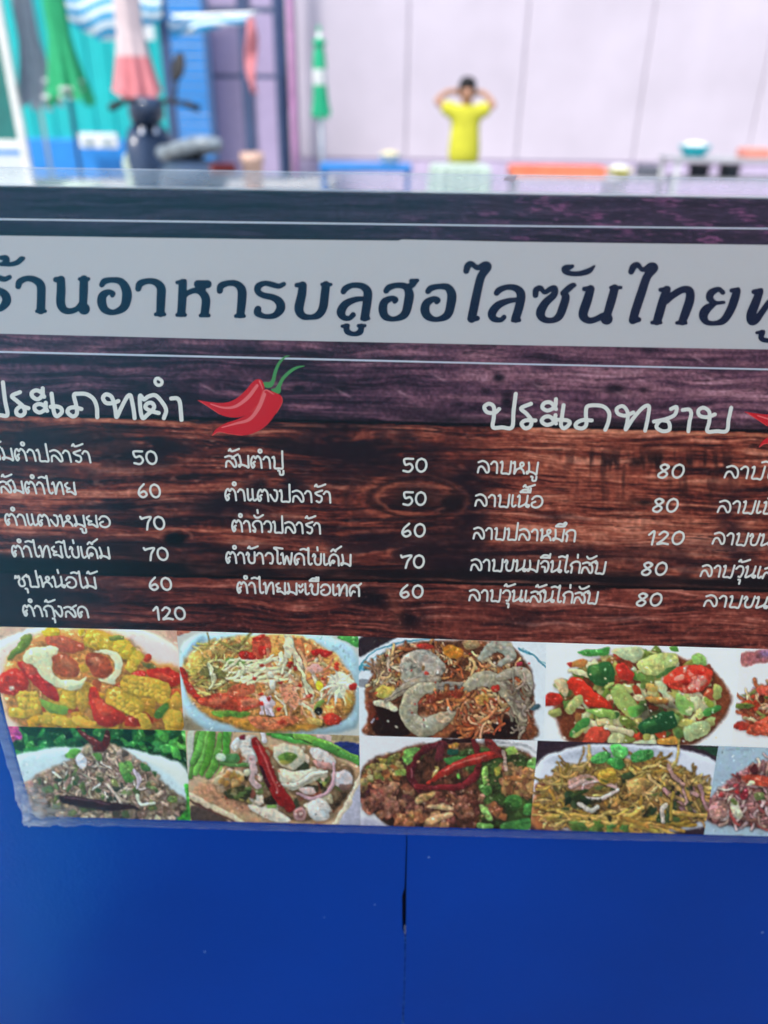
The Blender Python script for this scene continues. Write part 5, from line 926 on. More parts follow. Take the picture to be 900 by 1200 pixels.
# clear laminate pouch, sticking out a few millimetres past the print on every side
MG = .0056
def film():
    uu = np.unique(np.r_[np.linspace(UL-MG, UL, 9), np.linspace(UL, UL+.05, 40), np.linspace(UL+.05, UR, 90), np.linspace(UR, UR+MG, 6)])
    zz = np.unique(np.r_[np.linspace(ZB-MG, ZB, 9), np.linspace(ZB, ZB+.04, 34), np.linspace(ZB+.04, ZT-.003, 60), ZT-.0022, ZT-.0012, ZT-.0005, np.linspace(ZT, ZT+MG, 15)])
    U, Z = np.meshgrid(uu, zz[::-1])
    wav = fbm(len(zz), len(uu), 9, 12, 77, 3)
    off = .00062+.00012*wav
    edge = np.maximum.reduce([UL-U, U-UR, ZB-Z, Z-ZT]); mar = np.clip(edge/MG, 0, 1)
    cor = np.exp(-(((U-UL)/.016)**2+((Z-ZB)/.022)**2)); cr = fbm(len(zz), len(uu), 3, 4, 78, 2)
    off = off+cor*(.0011+.0016*np.abs(cr))+mar*(.0004*cr*(U < UL+.06)-.0003)
    low = np.clip((ZB-Z)/MG, 0, 1)*np.clip(1-(U-UL)/.05, 0, 1); Z2 = Z-low*(.0008*np.sin((U-UL)*420)*np.clip((U-UL)/.01, 0, 1)+.0008*cr)
    left = np.clip((UL-U)/MG, 0, 1); U2 = U+left*.0007*np.clip(1-(Z-ZB)/.05, 0, 1)*(.6+.8*np.sin((Z-ZB)*300))
    right = np.clip((U-.12)/.1, 0, 1); Z2 = Z2+right*np.clip((ZB+.004-Z)/.01, 0, 1)*.0014
    P = uv2w(U2, Z2, off)
    milk_highlight = .10*mar+.2*np.clip(mar*4, 0, 1)*(edge > 0)+.55*np.exp(-((edge-.0002)/.00045)**2)*(Z > ZT-.002)+.55*(mar > .96)*(Z > ZT)+.2*(mar > .96)+cor*np.clip(.25+1.2*np.abs(cr), 0, .85)*(edge > -.010)  # milky margins, plus bright edge lines and corner highlights painted in as whiteness
    milk_highlight = milk_highlight+.14*np.clip((UL-U)/.0015, 0, 1)*np.clip(1-(Z-ZB)/.12, 0, 1)*(.6+.8*np.abs(cr))
    milk_highlight = milk_highlight*np.where(Z < ZB, .55+.45*np.clip(1-(U-UL)/.06, 0, 1), 1)
    me = gridmesh('laminate_film', P, MO); a = me.attributes.new('milk_highlight', 'FLOAT', 'POINT'); a.data.foreach_set('value', milk_highlight.astype(np.float32).ravel())
    m = bpy.data.materials.new('clear_laminate'); m.use_nodes = True; nt = m.node_tree; N = nt.nodes; N.remove(N['Principled BSDF']); out = N['Material Output']
    tr = N.new('ShaderNodeBsdfTransparent'); gl = N.new('ShaderNodeBsdfGlossy'); gl.inputs['Roughness'].default_value = .3; df = N.new('ShaderNodeBsdfDiffuse'); df.inputs['Color'].default_value = (.82, .85, .9, 1); tl_ = N.new('ShaderNodeBsdfTranslucent'); tl_.inputs['Color'].default_value = (.8, .83, .9, 1)
    tc = N.new('ShaderNodeTexCoord'); no = N.new('ShaderNodeTexNoise'); no.inputs['Scale'].default_value = 60; no.inputs['Detail'].default_value = 3; nt.links.new(tc.outputs['Object'], no.inputs['Vector'])
    bp = N.new('ShaderNodeBump'); bp.inputs['Strength'].default_value = .12; bp.inputs['Distance'].default_value = .002; nt.links.new(no.outputs['Fac'], bp.inputs['Height']); nt.links.new(bp.outputs[0], gl.inputs['Normal'])
    lw = N.new('ShaderNodeLayerWeight'); lw.inputs['Blend'].default_value = .5; pw = N.new('ShaderNodeMath'); pw.operation = 'POWER'; pw.inputs[1].default_value = 5.; nt.links.new(lw.outputs['Facing'], pw.inputs[0])
    fr = N.new('ShaderNodeMath'); fr.operation = 'MULTIPLY_ADD'; fr.inputs[1].default_value = .94; fr.inputs[2].default_value = .06; nt.links.new(pw.outputs[0], fr.inputs[0])
    at_ = N.new('ShaderNodeAttribute'); at_.attribute_name = 'milk_highlight'
    mp = N.new('ShaderNodeMapping'); mp.inputs['Scale'].default_value = (90, 90, 260); n2 = N.new('ShaderNodeTexNoise'); n2.inputs['Scale'].default_value = 1.; n2.inputs['Detail'].default_value = 3; nt.links.new(tc.outputs['Object'], mp.inputs['Vector']); nt.links.new(mp.outputs[0], n2.inputs['Vector'])
    mr = N.new('ShaderNodeMapRange'); mr.inputs['From Min'].default_value = .3; mr.inputs['From Max'].default_value = .7; mr.inputs['To Min'].default_value = .7; mr.inputs['To Max'].default_value = 1.3; nt.links.new(n2.outputs['Fac'], mr.inputs['Value'])
    mu = N.new('ShaderNodeMath'); mu.operation = 'MULTIPLY'; mu.use_clamp = True; nt.links.new(at_.outputs['Fac'], mu.inputs[0]); nt.links.new(mr.outputs[0], mu.inputs[1])
    dm = N.new('ShaderNodeMixShader'); dm.inputs[0].default_value = .5; nt.links.new(df.outputs[0], dm.inputs[1]); nt.links.new(tl_.outputs[0], dm.inputs[2])
    s1 = N.new('ShaderNodeMixShader'); nt.links.new(mu.outputs[0], s1.inputs[0]); nt.links.new(tr.outputs[0], s1.inputs[1]); nt.links.new(dm.outputs[0], s1.inputs[2])
    s2 = N.new('ShaderNodeMixShader'); nt.links.new(fr.outputs[0], s2.inputs[0]); nt.links.new(s1.outputs[0], s2.inputs[1]); nt.links.new(gl.outputs[0], s2.inputs[2]); nt.links.new(s2.outputs[0], out.inputs['Surface'])
    o = link('laminate_film', me, m, menu, True); tag(o, 'clear plastic laminate with milky margins, painted edge highlights and a crumpled lower corner')
    # small nick in the top margin
    V = onb(np.array([590., 597., 601., 606., 604., 600., 596., 591.]), np.array([209., 206., 207.5, 204., 211., 214., 212., 212.]), .001)-MO
    link('tear', nmesh('tear', V, [(0, 7, 6, 1), (1, 6, 5, 2), (2, 5, 4, 3)]), mat('torn_laminate_edge', (.45, .36, .42), .5), menu)
film()

# blue counter front: two painted boards with a cracked joint
def blue_paint():
    m = mat('blue_gloss_paint', (.002, .05, .36), .26, .14, 4., 0, spec=.5); nt = m.node_tree; N = nt.nodes; b = N['Principled BSDF']
    tc = N.new('ShaderNodeTexCoord'); n1 = N.new('ShaderNodeTexNoise'); n1.inputs['Scale'].default_value = 420; n1.inputs['Detail'].default_value = 3; nt.links.new(tc.outputs['Object'], n1.inputs['Vector'])
    n3 = N.new('ShaderNodeTexNoise'); n3.inputs['Scale'].default_value = 26; n3.inputs['Detail'].default_value = 4; nt.links.new(tc.outputs['Object'], n3.inputs['Vector'])
    ad = N.new('ShaderNodeMath'); ad.operation = 'MULTIPLY_ADD'; ad.inputs[1].default_value = 3.; nt.links.new(n3.outputs['Fac'], ad.inputs[0]); nt.links.new(n1.outputs['Fac'], ad.inputs[2])
    bp = N.new('ShaderNodeBump'); bp.inputs['Strength'].default_value = .22; bp.inputs['Distance'].default_value = .0006; nt.links.new(ad.outputs[0], bp.inputs['Height']); nt.links.new(bp.outputs[0], b.inputs['Normal'])
    vo = N.new('ShaderNodeTexVoronoi'); vo.inputs['Scale'].default_value = 70; nt.links.new(tc.outputs['Object'], vo.inputs['Vector'])      # sparse dust flecks
    lt = N.new('ShaderNodeMath'); lt.operation = 'LESS_THAN'; lt.inputs[1].default_value = .036; nt.links.new(vo.outputs['Distance'], lt.inputs[0])
    wn = N.new('ShaderNodeSeparateColor'); nt.links.new(vo.outputs['Color'], wn.inputs[0]); g = N.new('ShaderNodeMath'); g.operation = 'GREATER_THAN'; g.inputs[1].default_value = .8; nt.links.new(wn.outputs[0], g.inputs[0])
    ml = N.new('ShaderNodeMath'); ml.operation = 'MULTIPLY'; nt.links.new(lt.outputs[0], ml.inputs[0]); nt.links.new(g.outputs[0], ml.inputs[1])
    mx = N.new('ShaderNodeMix'); mx.data_type = 'RGBA'; nt.links.new(ml.outputs[0], mx.inputs['Factor']); src = b.inputs['Base Color'].links[0].from_socket; nt.links.new(src, mx.inputs['A']); mx.inputs['B'].default_value = (.35, .5, .75, 1); nt.links.new(mx.outputs['Result'], b.inputs['Base Color'])
    return m
M_BLUE = blue_paint()
def counter():
    root = empty('food_counter', uv2w(0., 0., -.02), 'blue painted counter front below the menu with a cracked vertical joint', 'counter'); org = np.array(root.location)
    ztop = ZT-.007; J = [(475.5, 960), (477, 985), (476.5, 1010), (475.8, 1040), (475.2, 1050), (475, 1088), (475.6, 1096), (475, 1130), (474, 1165), (472.6, 1190), (471.5, 1215)]
    gw = [.0004, .0006, .0008, .001, .0024, .0022, .0008, .0005, .0005, .0007, .0006]
    uj, zj = w2uv(onb(np.array([j[0] for j in J], float), np.array([j[1] for j in J], float), -.003))
    L = [(-1.3, ztop), (uj[0]-.0002, ztop)]+[(u-g*.8, z) for u, z, g in zip(uj, zj, gw)]+[(uj[-1]-.0003, .02), (-1.3, .02)]
    R = [(1.5, ztop), (uj[0]+.0002, ztop)]+[(u+g*.2, z) for u, z, g in zip(uj, zj, gw)]+[(uj[-1]+.0003, .02), (1.5, .02)]
    for poly in (L, R):
        k = len(poly); F_ = np.array([uv2w(u, z, -.003) for u, z in poly])-org; B_ = np.array([uv2w(u, z, -.021) for u, z in poly])-org
        bm = bmesh.new(); a = [bm.verts.new(v) for v in F_]; b = [bm.verts.new(v) for v in B_]
        bm.faces.new(a); bm.faces.new(b[::-1])
        for i in range(k): bm.faces.new((a[i], b[i], b[(i+1) % k], a[(i+1) % k]))
        bmesh.ops.triangulate(bm, faces=bm.faces[:]); bmesh.ops.recalc_face_normals(bm, faces=bm.faces); me = bpy.data.meshes.new('panel'); bm.to_mesh(me); bm.free(); link('panel', me, M_BLUE, root)
    # joint filler, dark above, flaking pale paint below
    m = bpy.data.materials.new('cracked_joint_filler'); m.use_nodes = True; nt = m.node_tree; N = nt.nodes; b = N['Principled BSDF']; b.inputs['Roughness'].default_value = .9
    tc = N.new('ShaderNodeTexCoord'); no = N.new('ShaderNodeTexNoise'); no.inputs['Scale'].default_value = 700; no.inputs['Detail'].default_value = 2; nt.links.new(tc.outputs['Object'], no.inputs['Vector'])
    cr = N.new('ShaderNodeValToRGB'); cr.color_ramp.elements[0].position = .52; cr.color_ramp.elements[0].color = (.004, .006, .02, 1); cr.color_ramp.elements[1].position = .6; cr.color_ramp.elements[1].color = (.12, .3, .62, 1); nt.links.new(no.outputs['Fac'], cr.inputs[0]); nt.links.new(cr.outputs[0], b.inputs['Base Color'])
    zs_ = np.linspace(zj[6], .05, 40); um = np.interp(-zs_, -zj, uj); P = np.stack([uv2w(um-.0016, zs_, np.full(40, -.0036)), uv2w(um+.0016, zs_, np.full(40, -.0036))], 1); link('joint_filler', gridmesh('joint_filler', P, org), m, root)
    zs_ = np.linspace(zj[0]+.02, zj[6], 20); um = np.interp(-zs_, -zj, uj); P = np.stack([uv2w(um-.003, zs_, np.full(20, -.009)), uv2w(um+.003, zs_, np.full(20, -.009))], 1); link('joint_gap', gridmesh('joint_gap', P, org), mat('dark_joint', (.006, .007, .012), .95), root)
    MB().box((.1, .33, .93), (2.8, .62, .03)).build('worktop', mat('steel_worktop', (.5, .5, .52), .35, .05, metal=.8), root)
    for x in (-1.2, 1.4): MB().box((x, .58, .455), (.05, .05, .91)).build('leg', mat('counter_leg_paint', (.02, .08, .35), .5), root)
counter()
# ================================================================ ground, added roof and baffles out of view that shape the light, street
def concrete(name, c, sc=3.): return mat(name, c, .85, .22, sc, .25, 90., spec=.2)
def sheet(name, x0, x1, y0, y1, z, m, kind='structure'):
    o = link(name, nmesh(name, [(x0, y0, z), (x1, y0, z), (x1, y1, z), (x0, y1, z)], [(0, 1, 2, 3)]), m); o['kind'] = kind; return o
sheet('ground', -150, 150, -150, 150, 0., concrete('worn_concrete', (.3, .29, .28), .6))
PAV = .3
o = MB().box((-7.35, 10., PAV/2), (12.9, 8.6, PAV)).build('raised_pavement', concrete('pavement_concrete', (.36, .35, .34))); o['kind'] = 'structure'
def X(px, Y, py=115): return float(at(px, py, Y)[0])
def Z(py, Y, px=450): return float(at(px, py, Y)[2])
M_DIFFUSER = mat('cream_light_diffuser', (.95, .80, .64), .5, .04, 4., .2, 40., translucent=.92); M_REFLECTOR = mat('blue_reflector_sheet', (.10, .70, 1.0), .5, .08, 4., .2, 40., translucent=.8)  # cream sheet diffuses light, blue sheet tints reflections; both added out of view
M_STEEL = mat('grey_steel', (.42, .44, .47), .4, .1, 12., metal=.6); M_DARK = mat('dark_steel_paint', (.025, .04, .09), .5, .15); M_WHITE_P = mat('white_plastic', (.78, .79, .8), .4, .05)
M_POLE = mat('white_painted_pole', (.75, .76, .76), .4, .06); M_SKIN = mat('skin', (.42, .22, .14), .55, .06, 20.); M_RUB = mat('black_rubber', (.02, .02, .022), .7)

def added_shade_roof():
    r = empty('added_shade_roof', (.65, -.1, 0), 'cream tarpaulin roof on steel posts added out of view to shade and diffuse light on the counter', 'added roof'); r['kind'] = 'structure'  # unseen roof added to keep sun off the menu and soften its light
    n, m = 14, 14; V = np.array([[(-1.45+3.3*i/(n-1), -2.3+3.2*j/(m-1), 2.28-.07*math.sin(math.pi*i/(n-1))*math.sin(math.pi*j/(m-1))+.02*math.sin(i*1.7+j)) for i in range(n)] for j in range(m)])
    link('tarpaulin', gridmesh('tarpaulin', V), M_DIFFUSER, r, True)
    for x in (-1.42, 1.82):
        for y in (-2.27, .87): MB().tube([(x, y, 0), (x, y, 2.3)], .022).build('post', M_STEEL, r)
added_shade_roof()
def added_baffles():
    o = MB().box((2.35, -2.9, 1.47), (4.0, .12, 1.3)).build('added_rear_wall', mat('lilac_reflector_wall', (.5, .4, .64), .7, .1, 2.)); o['kind'] = 'structure'  # unseen wall added to give the upper reflections a lilac tint
    o = MB().box((1.5, -1.2, .02), (4.7, 3.6, .04)).build('added_dark_floor', mat('dark_baffle_floor', (.05, .045, .045), .75, .3, 5.)); o['kind'] = 'structure'  # unseen floor added, dark so that lower reflections stay weak
    def hang(p, q, h=2.1, z0=.03):
        n = 22; d = np.array(q)-np.array(p); nn = np.array([-d[1], d[0]])/np.hypot(*d); V = np.zeros((14, n, 3))
        for j in range(14):
            for i in range(n):
                k = p+d*i/(n-1.)+nn*(.035*math.sin(i*1.3)+.015*math.sin(j*.8+i)); V[j, i] = (k[0], k[1], h-(h-z0)*j/13.)
        o = link('added_blue_reflector', gridmesh('added_blue_reflector', V), M_REFLECTOR, None, True); o['kind'] = 'structure'  # unseen blue sheet added to tint reflections on laminate and counter
    hang(np.array([-.60, -.15]), np.array([-.63, -.72])); hang(np.array([-.63, -.74]), np.array([-.78, -2.95]), 2.1, .86); hang(np.array([-.78, -3.]), np.array([.35, -3.02]), 2.1, .8)
    for c_, d_, rz in (((-.71, -1.86, .43), (.05, 2.24, .84), -.066), ((-.2, -2.99, .4), (1.2, .05, .78), 0.), ((2.35, -2.9, .41), (4., .1, .82), 0.)): o = MB().box(c_, d_, rz).build('added_dark_baffle', mat('dark_baffle_boards', (.045, .035, .03), .75, .3, 6.)); o['kind'] = 'structure'  # unseen dark boards added to block bright ground from the reflections
added_baffles()

# ---------------------------------------------------------------- lilac wall at the back, panel by panel
YW = 15.; M_LIL = mat('lilac_painted_panel', (.57, .515, .59), .55, .08, .9, .15, 6.)
def lilac_wall():
    xs = [X(p, YW) for p in (347, 477, 611, 752, 890, 1030, 1180)]; r = empty('lilac_wall', ((xs[0]+xs[-1])/2, YW, 0), 'pale lilac wall of tall upright panels behind the person', 'wall')
    for a, b in zip(xs[:-1], xs[1:]): MB().box(((a+b)/2-r.location[0], .03, 2.75), (b-a-.016, .06, 4.4), b=.012).build('wall_panel', M_LIL, r)
    MB().box((0, .08, 2.5), (xs[-1]-xs[0], .04, 4.9)).build('backing', mat('wall_joint_grey', (.42, .37, .47), .8), r)
    MB().box((0, .02, .26), (xs[-1]-xs[0], .14, .52)).build('plinth', mat('lilac_plinth', (.5, .42, .58), .7, .12), r)
    MB().box((xs[0]-r.location[0]-.055, .0, 2.5), (.1, .14, 5.)).build('edge_trim', mat('pink_edge_trim', (.62, .3, .56), .55), r)
lilac_wall()
o = MB().box((X(333, 14.4), 14.4, 2.6), (.135, .16, 5.2)).build('gate_post', mat('navy_post_paint', (.025, .055, .15), .5)); tag(o, 'tall dark navy post at the left end of the lilac wall', 'post')

# ---------------------------------------------------------------- turquoise shed, blue shutter, lilac doors on the left
def shed():
    Y = 13.4; x0, x1 = X(-40, Y), X(199, Y); r = empty('turquoise_shed', ((x0+x1)/2, Y, PAV), 'bright turquoise ribbed metal shed wall behind the furled parasols', 'shed'); cx = r.location[0]
    m = mat('turquoise_ribbed_sheet', (.01, .44, .45), .45, .06, 2.)
    n = int((x1-x0)/.3); w = (x1-x0)/n
    for i in range(n): MB().prism([(x0-cx+w*i, .05), (x0-cx+w*i, 0.), (x0-cx+w*(i+.08), -.03), (x0-cx+w*(i+.2), -.03), (x0-cx+w*(i+.28), 0.), (x0-cx+w*(i+.985), 0.), (x0-cx+w*(i+.985), .05)], .55, 3.2, 2).build('ribbed_sheet', m, r)
    MB().box((0, -.02, .28), (x1-x0, .14, .56)).build('base_board', mat('blue_base_board', (.02, .22, .62), .5), r)
    MB().box((0, .1, 3.28), (x1-x0+.2, .5, .14)).build('roof_edge', M_DARK, r)
shed()
def glazed_door():
    Y = 9.2; xr = X(21, Y); r = empty('glazed_door', (xr-.45, Y, PAV), 'white framed glazed door at the left edge of the picture', 'door'); wf = mat('white_door_frame', (.74, .74, .72), .45)
    zb = Z(176, Y)-PAV
    MB().box((.42, 0, 1.35), (.075, .07, 2.7)).build('frame_stile', wf, r); MB().box((-.42, 0, 1.35), (.075, .07, 2.7)).build('frame_stile', wf, r)
    MB().box((0, 0, 2.66), (.765, .06, .08)).build('frame_rail', wf, r); MB().box((0, 0, zb), (.765, .06, .09)).build('frame_rail', wf, r); MB().box((0, 0, .06), (.765, .06, .1)).build('frame_rail', wf, r)
    g = mat('green_tinted_glass', (.02, .16, .15), .08, .1, spec=.6); MB().box((0, 0, (zb+2.62)/2), (.765, .02, 2.6-zb-.06)).build('glass_pane', g, r); MB().box((0, 0, zb/2), (.765, .03, zb-.2)).build('lower_panel', mat('pale_door_panel', (.55, .6, .6), .5), r)
glazed_door()
def shutter():
    Y = 13.2; x0, x1 = X(201, Y), X(247, Y); r = empty('blue_shutter', ((x0+x1)/2, Y, PAV), 'blue slatted shutter between the turquoise shed and the lilac doors', 'shutter'); w = x1-x0; m = mat('blue_shutter_slat', (.03, .22, .58), .5, .08)
    for i in range(22): MB().box((0, .0, .08+i*.13), (w, .03, .118)).build('slat', m, r)
    for s in (-1, 1): MB().box((s*(w/2+.02), -.02, 1.5), (.09, .1, 3.)).build('side_rail', mat('blue_grey_rail', (.05, .10, .22), .5), r)
shutter()
o = MB().box((X(200, 10.5), 10.5, 1.6), (.10, .1, 2.6)).build('awning_post', mat('slate_blue_post', (.05, .09, .2), .5)); tag(o, 'slim slate blue post under the striped awnings, left of the scooter mirror', 'post')
def lilac_doors():
    Y = 13.6; x0, x1 = X(248, Y), X(327, Y); cx = (x0+x1)/2; r = empty('lilac_doors', (cx, Y, PAV), 'lilac door leaves with dark frames left of the navy post', 'doors'); w = x1-x0; xm = X(291, Y)-cx
    m = mat('lilac_door_panel', (.4, .33, .5), .5, .06); fr = mat('slate_door_frame', (.06, .09, .18), .5); z1 = Z(14, Y)-PAV; z2 = Z(92, Y)-PAV
    for a, b in ((-w/2+.03, xm-.09), (xm+.09, w/2-.03)):
        for c, d in ((.05, z2-.03), (z2+.03, z1-.04), (z1+.04, 3.1)): MB().box(((a+b)/2, 0, (c+d)/2), (b-a, .04, d-c)).build('door_panel', m, r)
    MB().box((xm, -.03, 1.55), (.17, .1, 3.1)).build('centre_post', fr, r)
    for z in (z1, z2): MB().box((0, .01, z), (w, .05, .07)).build('rail', fr, r)
    for s in (-1, 1): MB().box((s*w/2, -.01, 1.55), (.08, .08, 3.1)).build('jamb', fr, r)
lilac_doors()

# ---------------------------------------------------------------- furled parasols
def parasol(px_hem, Y, py_hem, segs, pole_m, label, base_m, floor, rh=.16, lean=0., zt=2.95, top_r=.10, seed=1, dots=None, base_h=.3, name='furled_parasol', pr=.02, finial=None):
    x = X(px_hem, Y, py_hem); r = empty(name, (x, Y, floor), label, 'parasol', 'furled parasols'); rg = np.random.default_rng(seed); zh = Z(py_hem, Y)-floor
    ph = rg.uniform(0, 6.28, 4); nf = 8
    def fold(q, k): return 1+(.10+.22*(1-k)**2)*math.sin(nf*q+ph[0]+1.2*k)+.08*math.sin(3*q+ph[1]+4*k)
    L = zt-zh; prof = []
    for i in range(26):
        k = i/25.; rad = top_r*(1-k**6)*(.75+.25*k)+(rh-top_r*.75)*max(0, 1-k/.32)**1.2; rad = max(rad, .02)
        if k > .9: rad = top_r*.9*(1-(k-.9)/.1)**.6+.012
        prof.append((rad, zh+L*k))
    n = 32; a = 0
    for nm, f0, f1, m in segs:      # cloth in bands: one part for each colour
        i0, i1 = int(round(f0*25)), int(round(f1*25)); mb = MB(); sub = prof[i0:i1+1]; V = []
        for k, (rr, z) in enumerate(sub):
            kk = (i0+k)/25.
            for j in range(n): q = 2*math.pi*j/n; s_ = rr*fold(q, kk); V.append((s_*math.cos(q)+.05*lean*(1-kk), s_*math.sin(q), z+(.05*math.sin(nf*q+ph[2])+.03*math.sin(2*q+ph[3]) if i0+k == 0 else 0)))
        F = [(i*n+j, i*n+(j+1) % n, (i+1)*n+(j+1) % n, (i+1)*n+j) for i in range(len(sub)-1) for j in range(n)]
        mb.add(V, F); o = link(nm, nmesh(nm, mb.V, mb.F), m, r, True)
    MB().tube([(0, 0, .02), (0, 0, zt+.05)], pr).build('pole', pole_m, r, True)
    MB().lathe([(.02, zt+.04), (.035, zt+.07), (.01, zt+.13)], n=10).build('finial', finial or pole_m, r)
    if base_m: MB().lathe([(.2, 0), (.22, .03), (.21, base_h*.6), (.23, base_h*.85), (.2, base_h), (.05, base_h+.02)], n=24).build('base', base_m, r, True)
    if dots:
        for k in range(14):
            q = -math.pi*rg.uniform(.05, .95); kk = rg.uniform(0, .1); i = int(kk*25); rr = prof[i][0]*fold(q, kk)*1.03; MB().lathe([(.002, -.022), (.018, -.014), (.026, 0), (.018, .014), (.002, .022)], (rr*math.cos(q)+.05*lean, rr*math.sin(q), prof[i][1]+.02), 8).build('printed_flower', dots, r)
    return r
CL = dict(rough=.85, vary=.08, scale=9., translucent=.25)
m_grey = mat('grey_parasol_cloth', (.42, .46, .55), **CL); m_green = mat('green_parasol_cloth', (.04, .46, .2), **CL); m_pinkw = mat('pale_pink_parasol_cloth', (.76, .64, .66), **CL); m_coral = mat('coral_parasol_cloth', (.74, .27, .3), **CL); m_mint = mat('mint_green_cloth', (.03, .5, .26), **CL); m_wcl = mat('white_cloth', (.76, .78, .78), **CL); m_palegreen = mat('pale_green_base', (.42, .52, .42), .6)
parasol(47, 9.6, 128, [('canopy', 0, 1, m_grey)], M_POLE, 'grey furled parasol beside the glazed door', m_palegreen, PAV, rh=.19, top_r=.115, seed=2, lean=.4)
parasol(82, 9.2, 122, [('hem', 0, .1, m_green), ('canopy', .1, 1, m_green)], mat('dark_blue_pole', (.03, .06, .16), .4), 'bright green furled parasol with white flowers along its hem', m_palegreen, PAV, rh=.2, top_r=.12, seed=3, dots=m_wcl)
parasol(161, 9.0, 118, [('hem', 0, .2, m_coral), ('canopy', .2, 1, m_pinkw)], M_POLE, 'pale pink furled parasol with a coral hem on a white pole', m_palegreen, PAV, rh=.2, top_r=.13, seed=4, lean=.5, base_h=.62, pr=.032)
def small_parasol():
    Y = 12.; r = parasol(376, Y, 137, [('lower_band', 0, .42, m_mint), ('white_band', .42, .6, m_wcl), ('upper_band', .6, 1, m_mint)], M_POLE, 'short green and white furled sunshade on a white pole before the lilac wall', None, 0., rh=.11, top_r=.10, seed=6, zt=Z(44, Y), name='furled_sunshade', pr=.03, finial=m_mint)
    MB().box((0, 0, .03), (.4, .4, .06)).build('base', M_STEEL, r)
small_parasol()

# ---------------------------------------------------------------- striped awnings
def stripe_mat(name):
    m = mat(name, (.7, .8, .86), .7, .04, 5., translucent=.3); nt = m.node_tree; N = nt.nodes; b = N['Principled BSDF']
    uv = N.new('ShaderNodeAttribute'); uv.attribute_name = 'stripe'; w = N.new('ShaderNodeMath'); w.operation = 'FRACT'; nt.links.new(uv.outputs['Fac'], w.inputs[0])
    s = N.new('ShaderNodeMath'); s.operation = 'GREATER_THAN'; s.inputs[1].default_value = .5; nt.links.new(w.outputs[0], s.inputs[0])
    mx = N.new('ShaderNodeMix'); mx.data_type = 'RGBA'; nt.links.new(s.outputs[0], mx.inputs['Factor']); mx.inputs['A'].default_value = (.72, .8, .84, 1); mx.inputs['B'].default_value = (.02, .34, .6, 1); nt.links.new(mx.outputs['Result'], b.inputs['Base Color'])
    for l in N:
        if l.type == 'BSDF_TRANSLUCENT': nt.links.new(mx.outputs['Result'], l.inputs['Color'])
    return m
M_STRIPE = stripe_mat('blue_white_striped_tarpaulin')
def awning(Y, pts, ztop_px, label, nst, sag):
    """pts: lower edge in photo pixels; cloth bulges forward and hangs in swags"""
    xs = np.array([X(p[0], Y, p[1]) for p in pts]); zl = np.array([Z(p[1], Y, p[0]) for p in pts]); n, m = 40, 22; u = np.linspace(0, 1, n); xx = np.interp(u*(len(pts)-1), np.arange(len(pts)), xs); zz = np.interp(u*(len(pts)-1), np.arange(len(pts)), zl)
    r = empty('striped_awning', (float(xs.mean()), Y, float(zl.min())), label, 'awning', 'striped awnings'); org = np.array(r.location); V = np.zeros((m, n, 3)); st = np.zeros((m, n))
    for j in range(m):
        t = j/(m-1); zt = np.array([Z(ztop_px(p), Y) for p in np.linspace(pts[0][0], pts[-1][0], n)])
        V[j, :, 0] = xx; V[j, :, 2] = zz*(1-t)+zt*t; V[j, :, 1] = Y-.16*np.sin(math.pi*(1-t)*.8)*(.6+.4*np.sin(u*math.pi))+.05*np.sin(u*23+t*3)*(1-t)+.5*t*t
        st[j] = t*nst+sag*np.sin(u*math.pi*2.2+.6)*.6+.3*np.sin(u*9)
    me = gridmesh('cloth', V[::-1], org); a = me.attributes.new('stripe', 'FLOAT', 'POINT'); a.data.foreach_set('value', st[::-1].astype(np.float32).ravel()); link('cloth', me, M_STRIPE, r, True)
    MB().tube([V[m-1, 0]-org, V[m-1, n-1]-org], .03).build('awning_rail', M_STEEL, r)
awning(10.4, [(66, 2), (80, 22), (98, 36), (120, 48), (140, 49), (160, 40), (178, 30), (193, 24)], lambda p: -42, 'blue and white striped awning sagging behind the pale pink parasol', 5., 1.)
awning(10.8, [(193, 40), (210, 44), (228, 40), (250, 35), (270, 30), (290, 28)], lambda p: 20-(p-193)*.06, 'narrow strip of blue and white awning above the blue shutter', 1.6, .4)
o = MB().box((X(178, 11.4), 11.4, Z(42, 11.4)), (.24, .03, .17)).build('notice_board', M_WHITE_P); tag(o, 'small white notice hanging under the large striped awning', 'notice')
def boxes():
    Y = 13.1; r = empty('socket_box', (X(109, Y), Y, Z(178, Y)), 'white double box with two grey windows on the turquoise shed', 'box'); w = X(131, Y)-X(86, Y); h = Z(161, Y)-Z(178, Y)
    MB().box((0, 0, h/2), (w, .1, h)).build('housing', M_WHITE_P, r)
    for s in (-1, 1): MB().box((s*w*.24, -.055, h*.45), (w*.3, .02, h*.5)).build('window', mat('grey_window', (.35, .42, .45), .4), r)
boxes()
def cloth_strip():
    Y = 13.; x = X(298, Y); z0, z1 = Z(112, Y), Z(18, Y); V = np.array([[(x+.09*s*(.45+.55*math.sin(math.pi*min(1, t*1.1)))+.03*math.sin(t*7), Y-.05-.04*math.sin(t*9+s), z1+(z0-z1)*t) for s in (-1, -.3, .3, 1)] for t in np.linspace(0, 1, 16)])
    r = empty('hanging_cloth', (x, Y, z0), 'coral red cloth hanging on the dark post between the lilac doors', 'cloth'); me = gridmesh('cloth', V, np.array(r.location)); o = link('cloth', me, m_coral, r, True); sm = o.modifiers.new('thick', 'SOLIDIFY'); sm.thickness = .02
    MB().tube([(-.14, -.05, z1-z0), (.14, -.05, z1-z0)], .012).build('rod', M_STEEL, r)
cloth_strip()
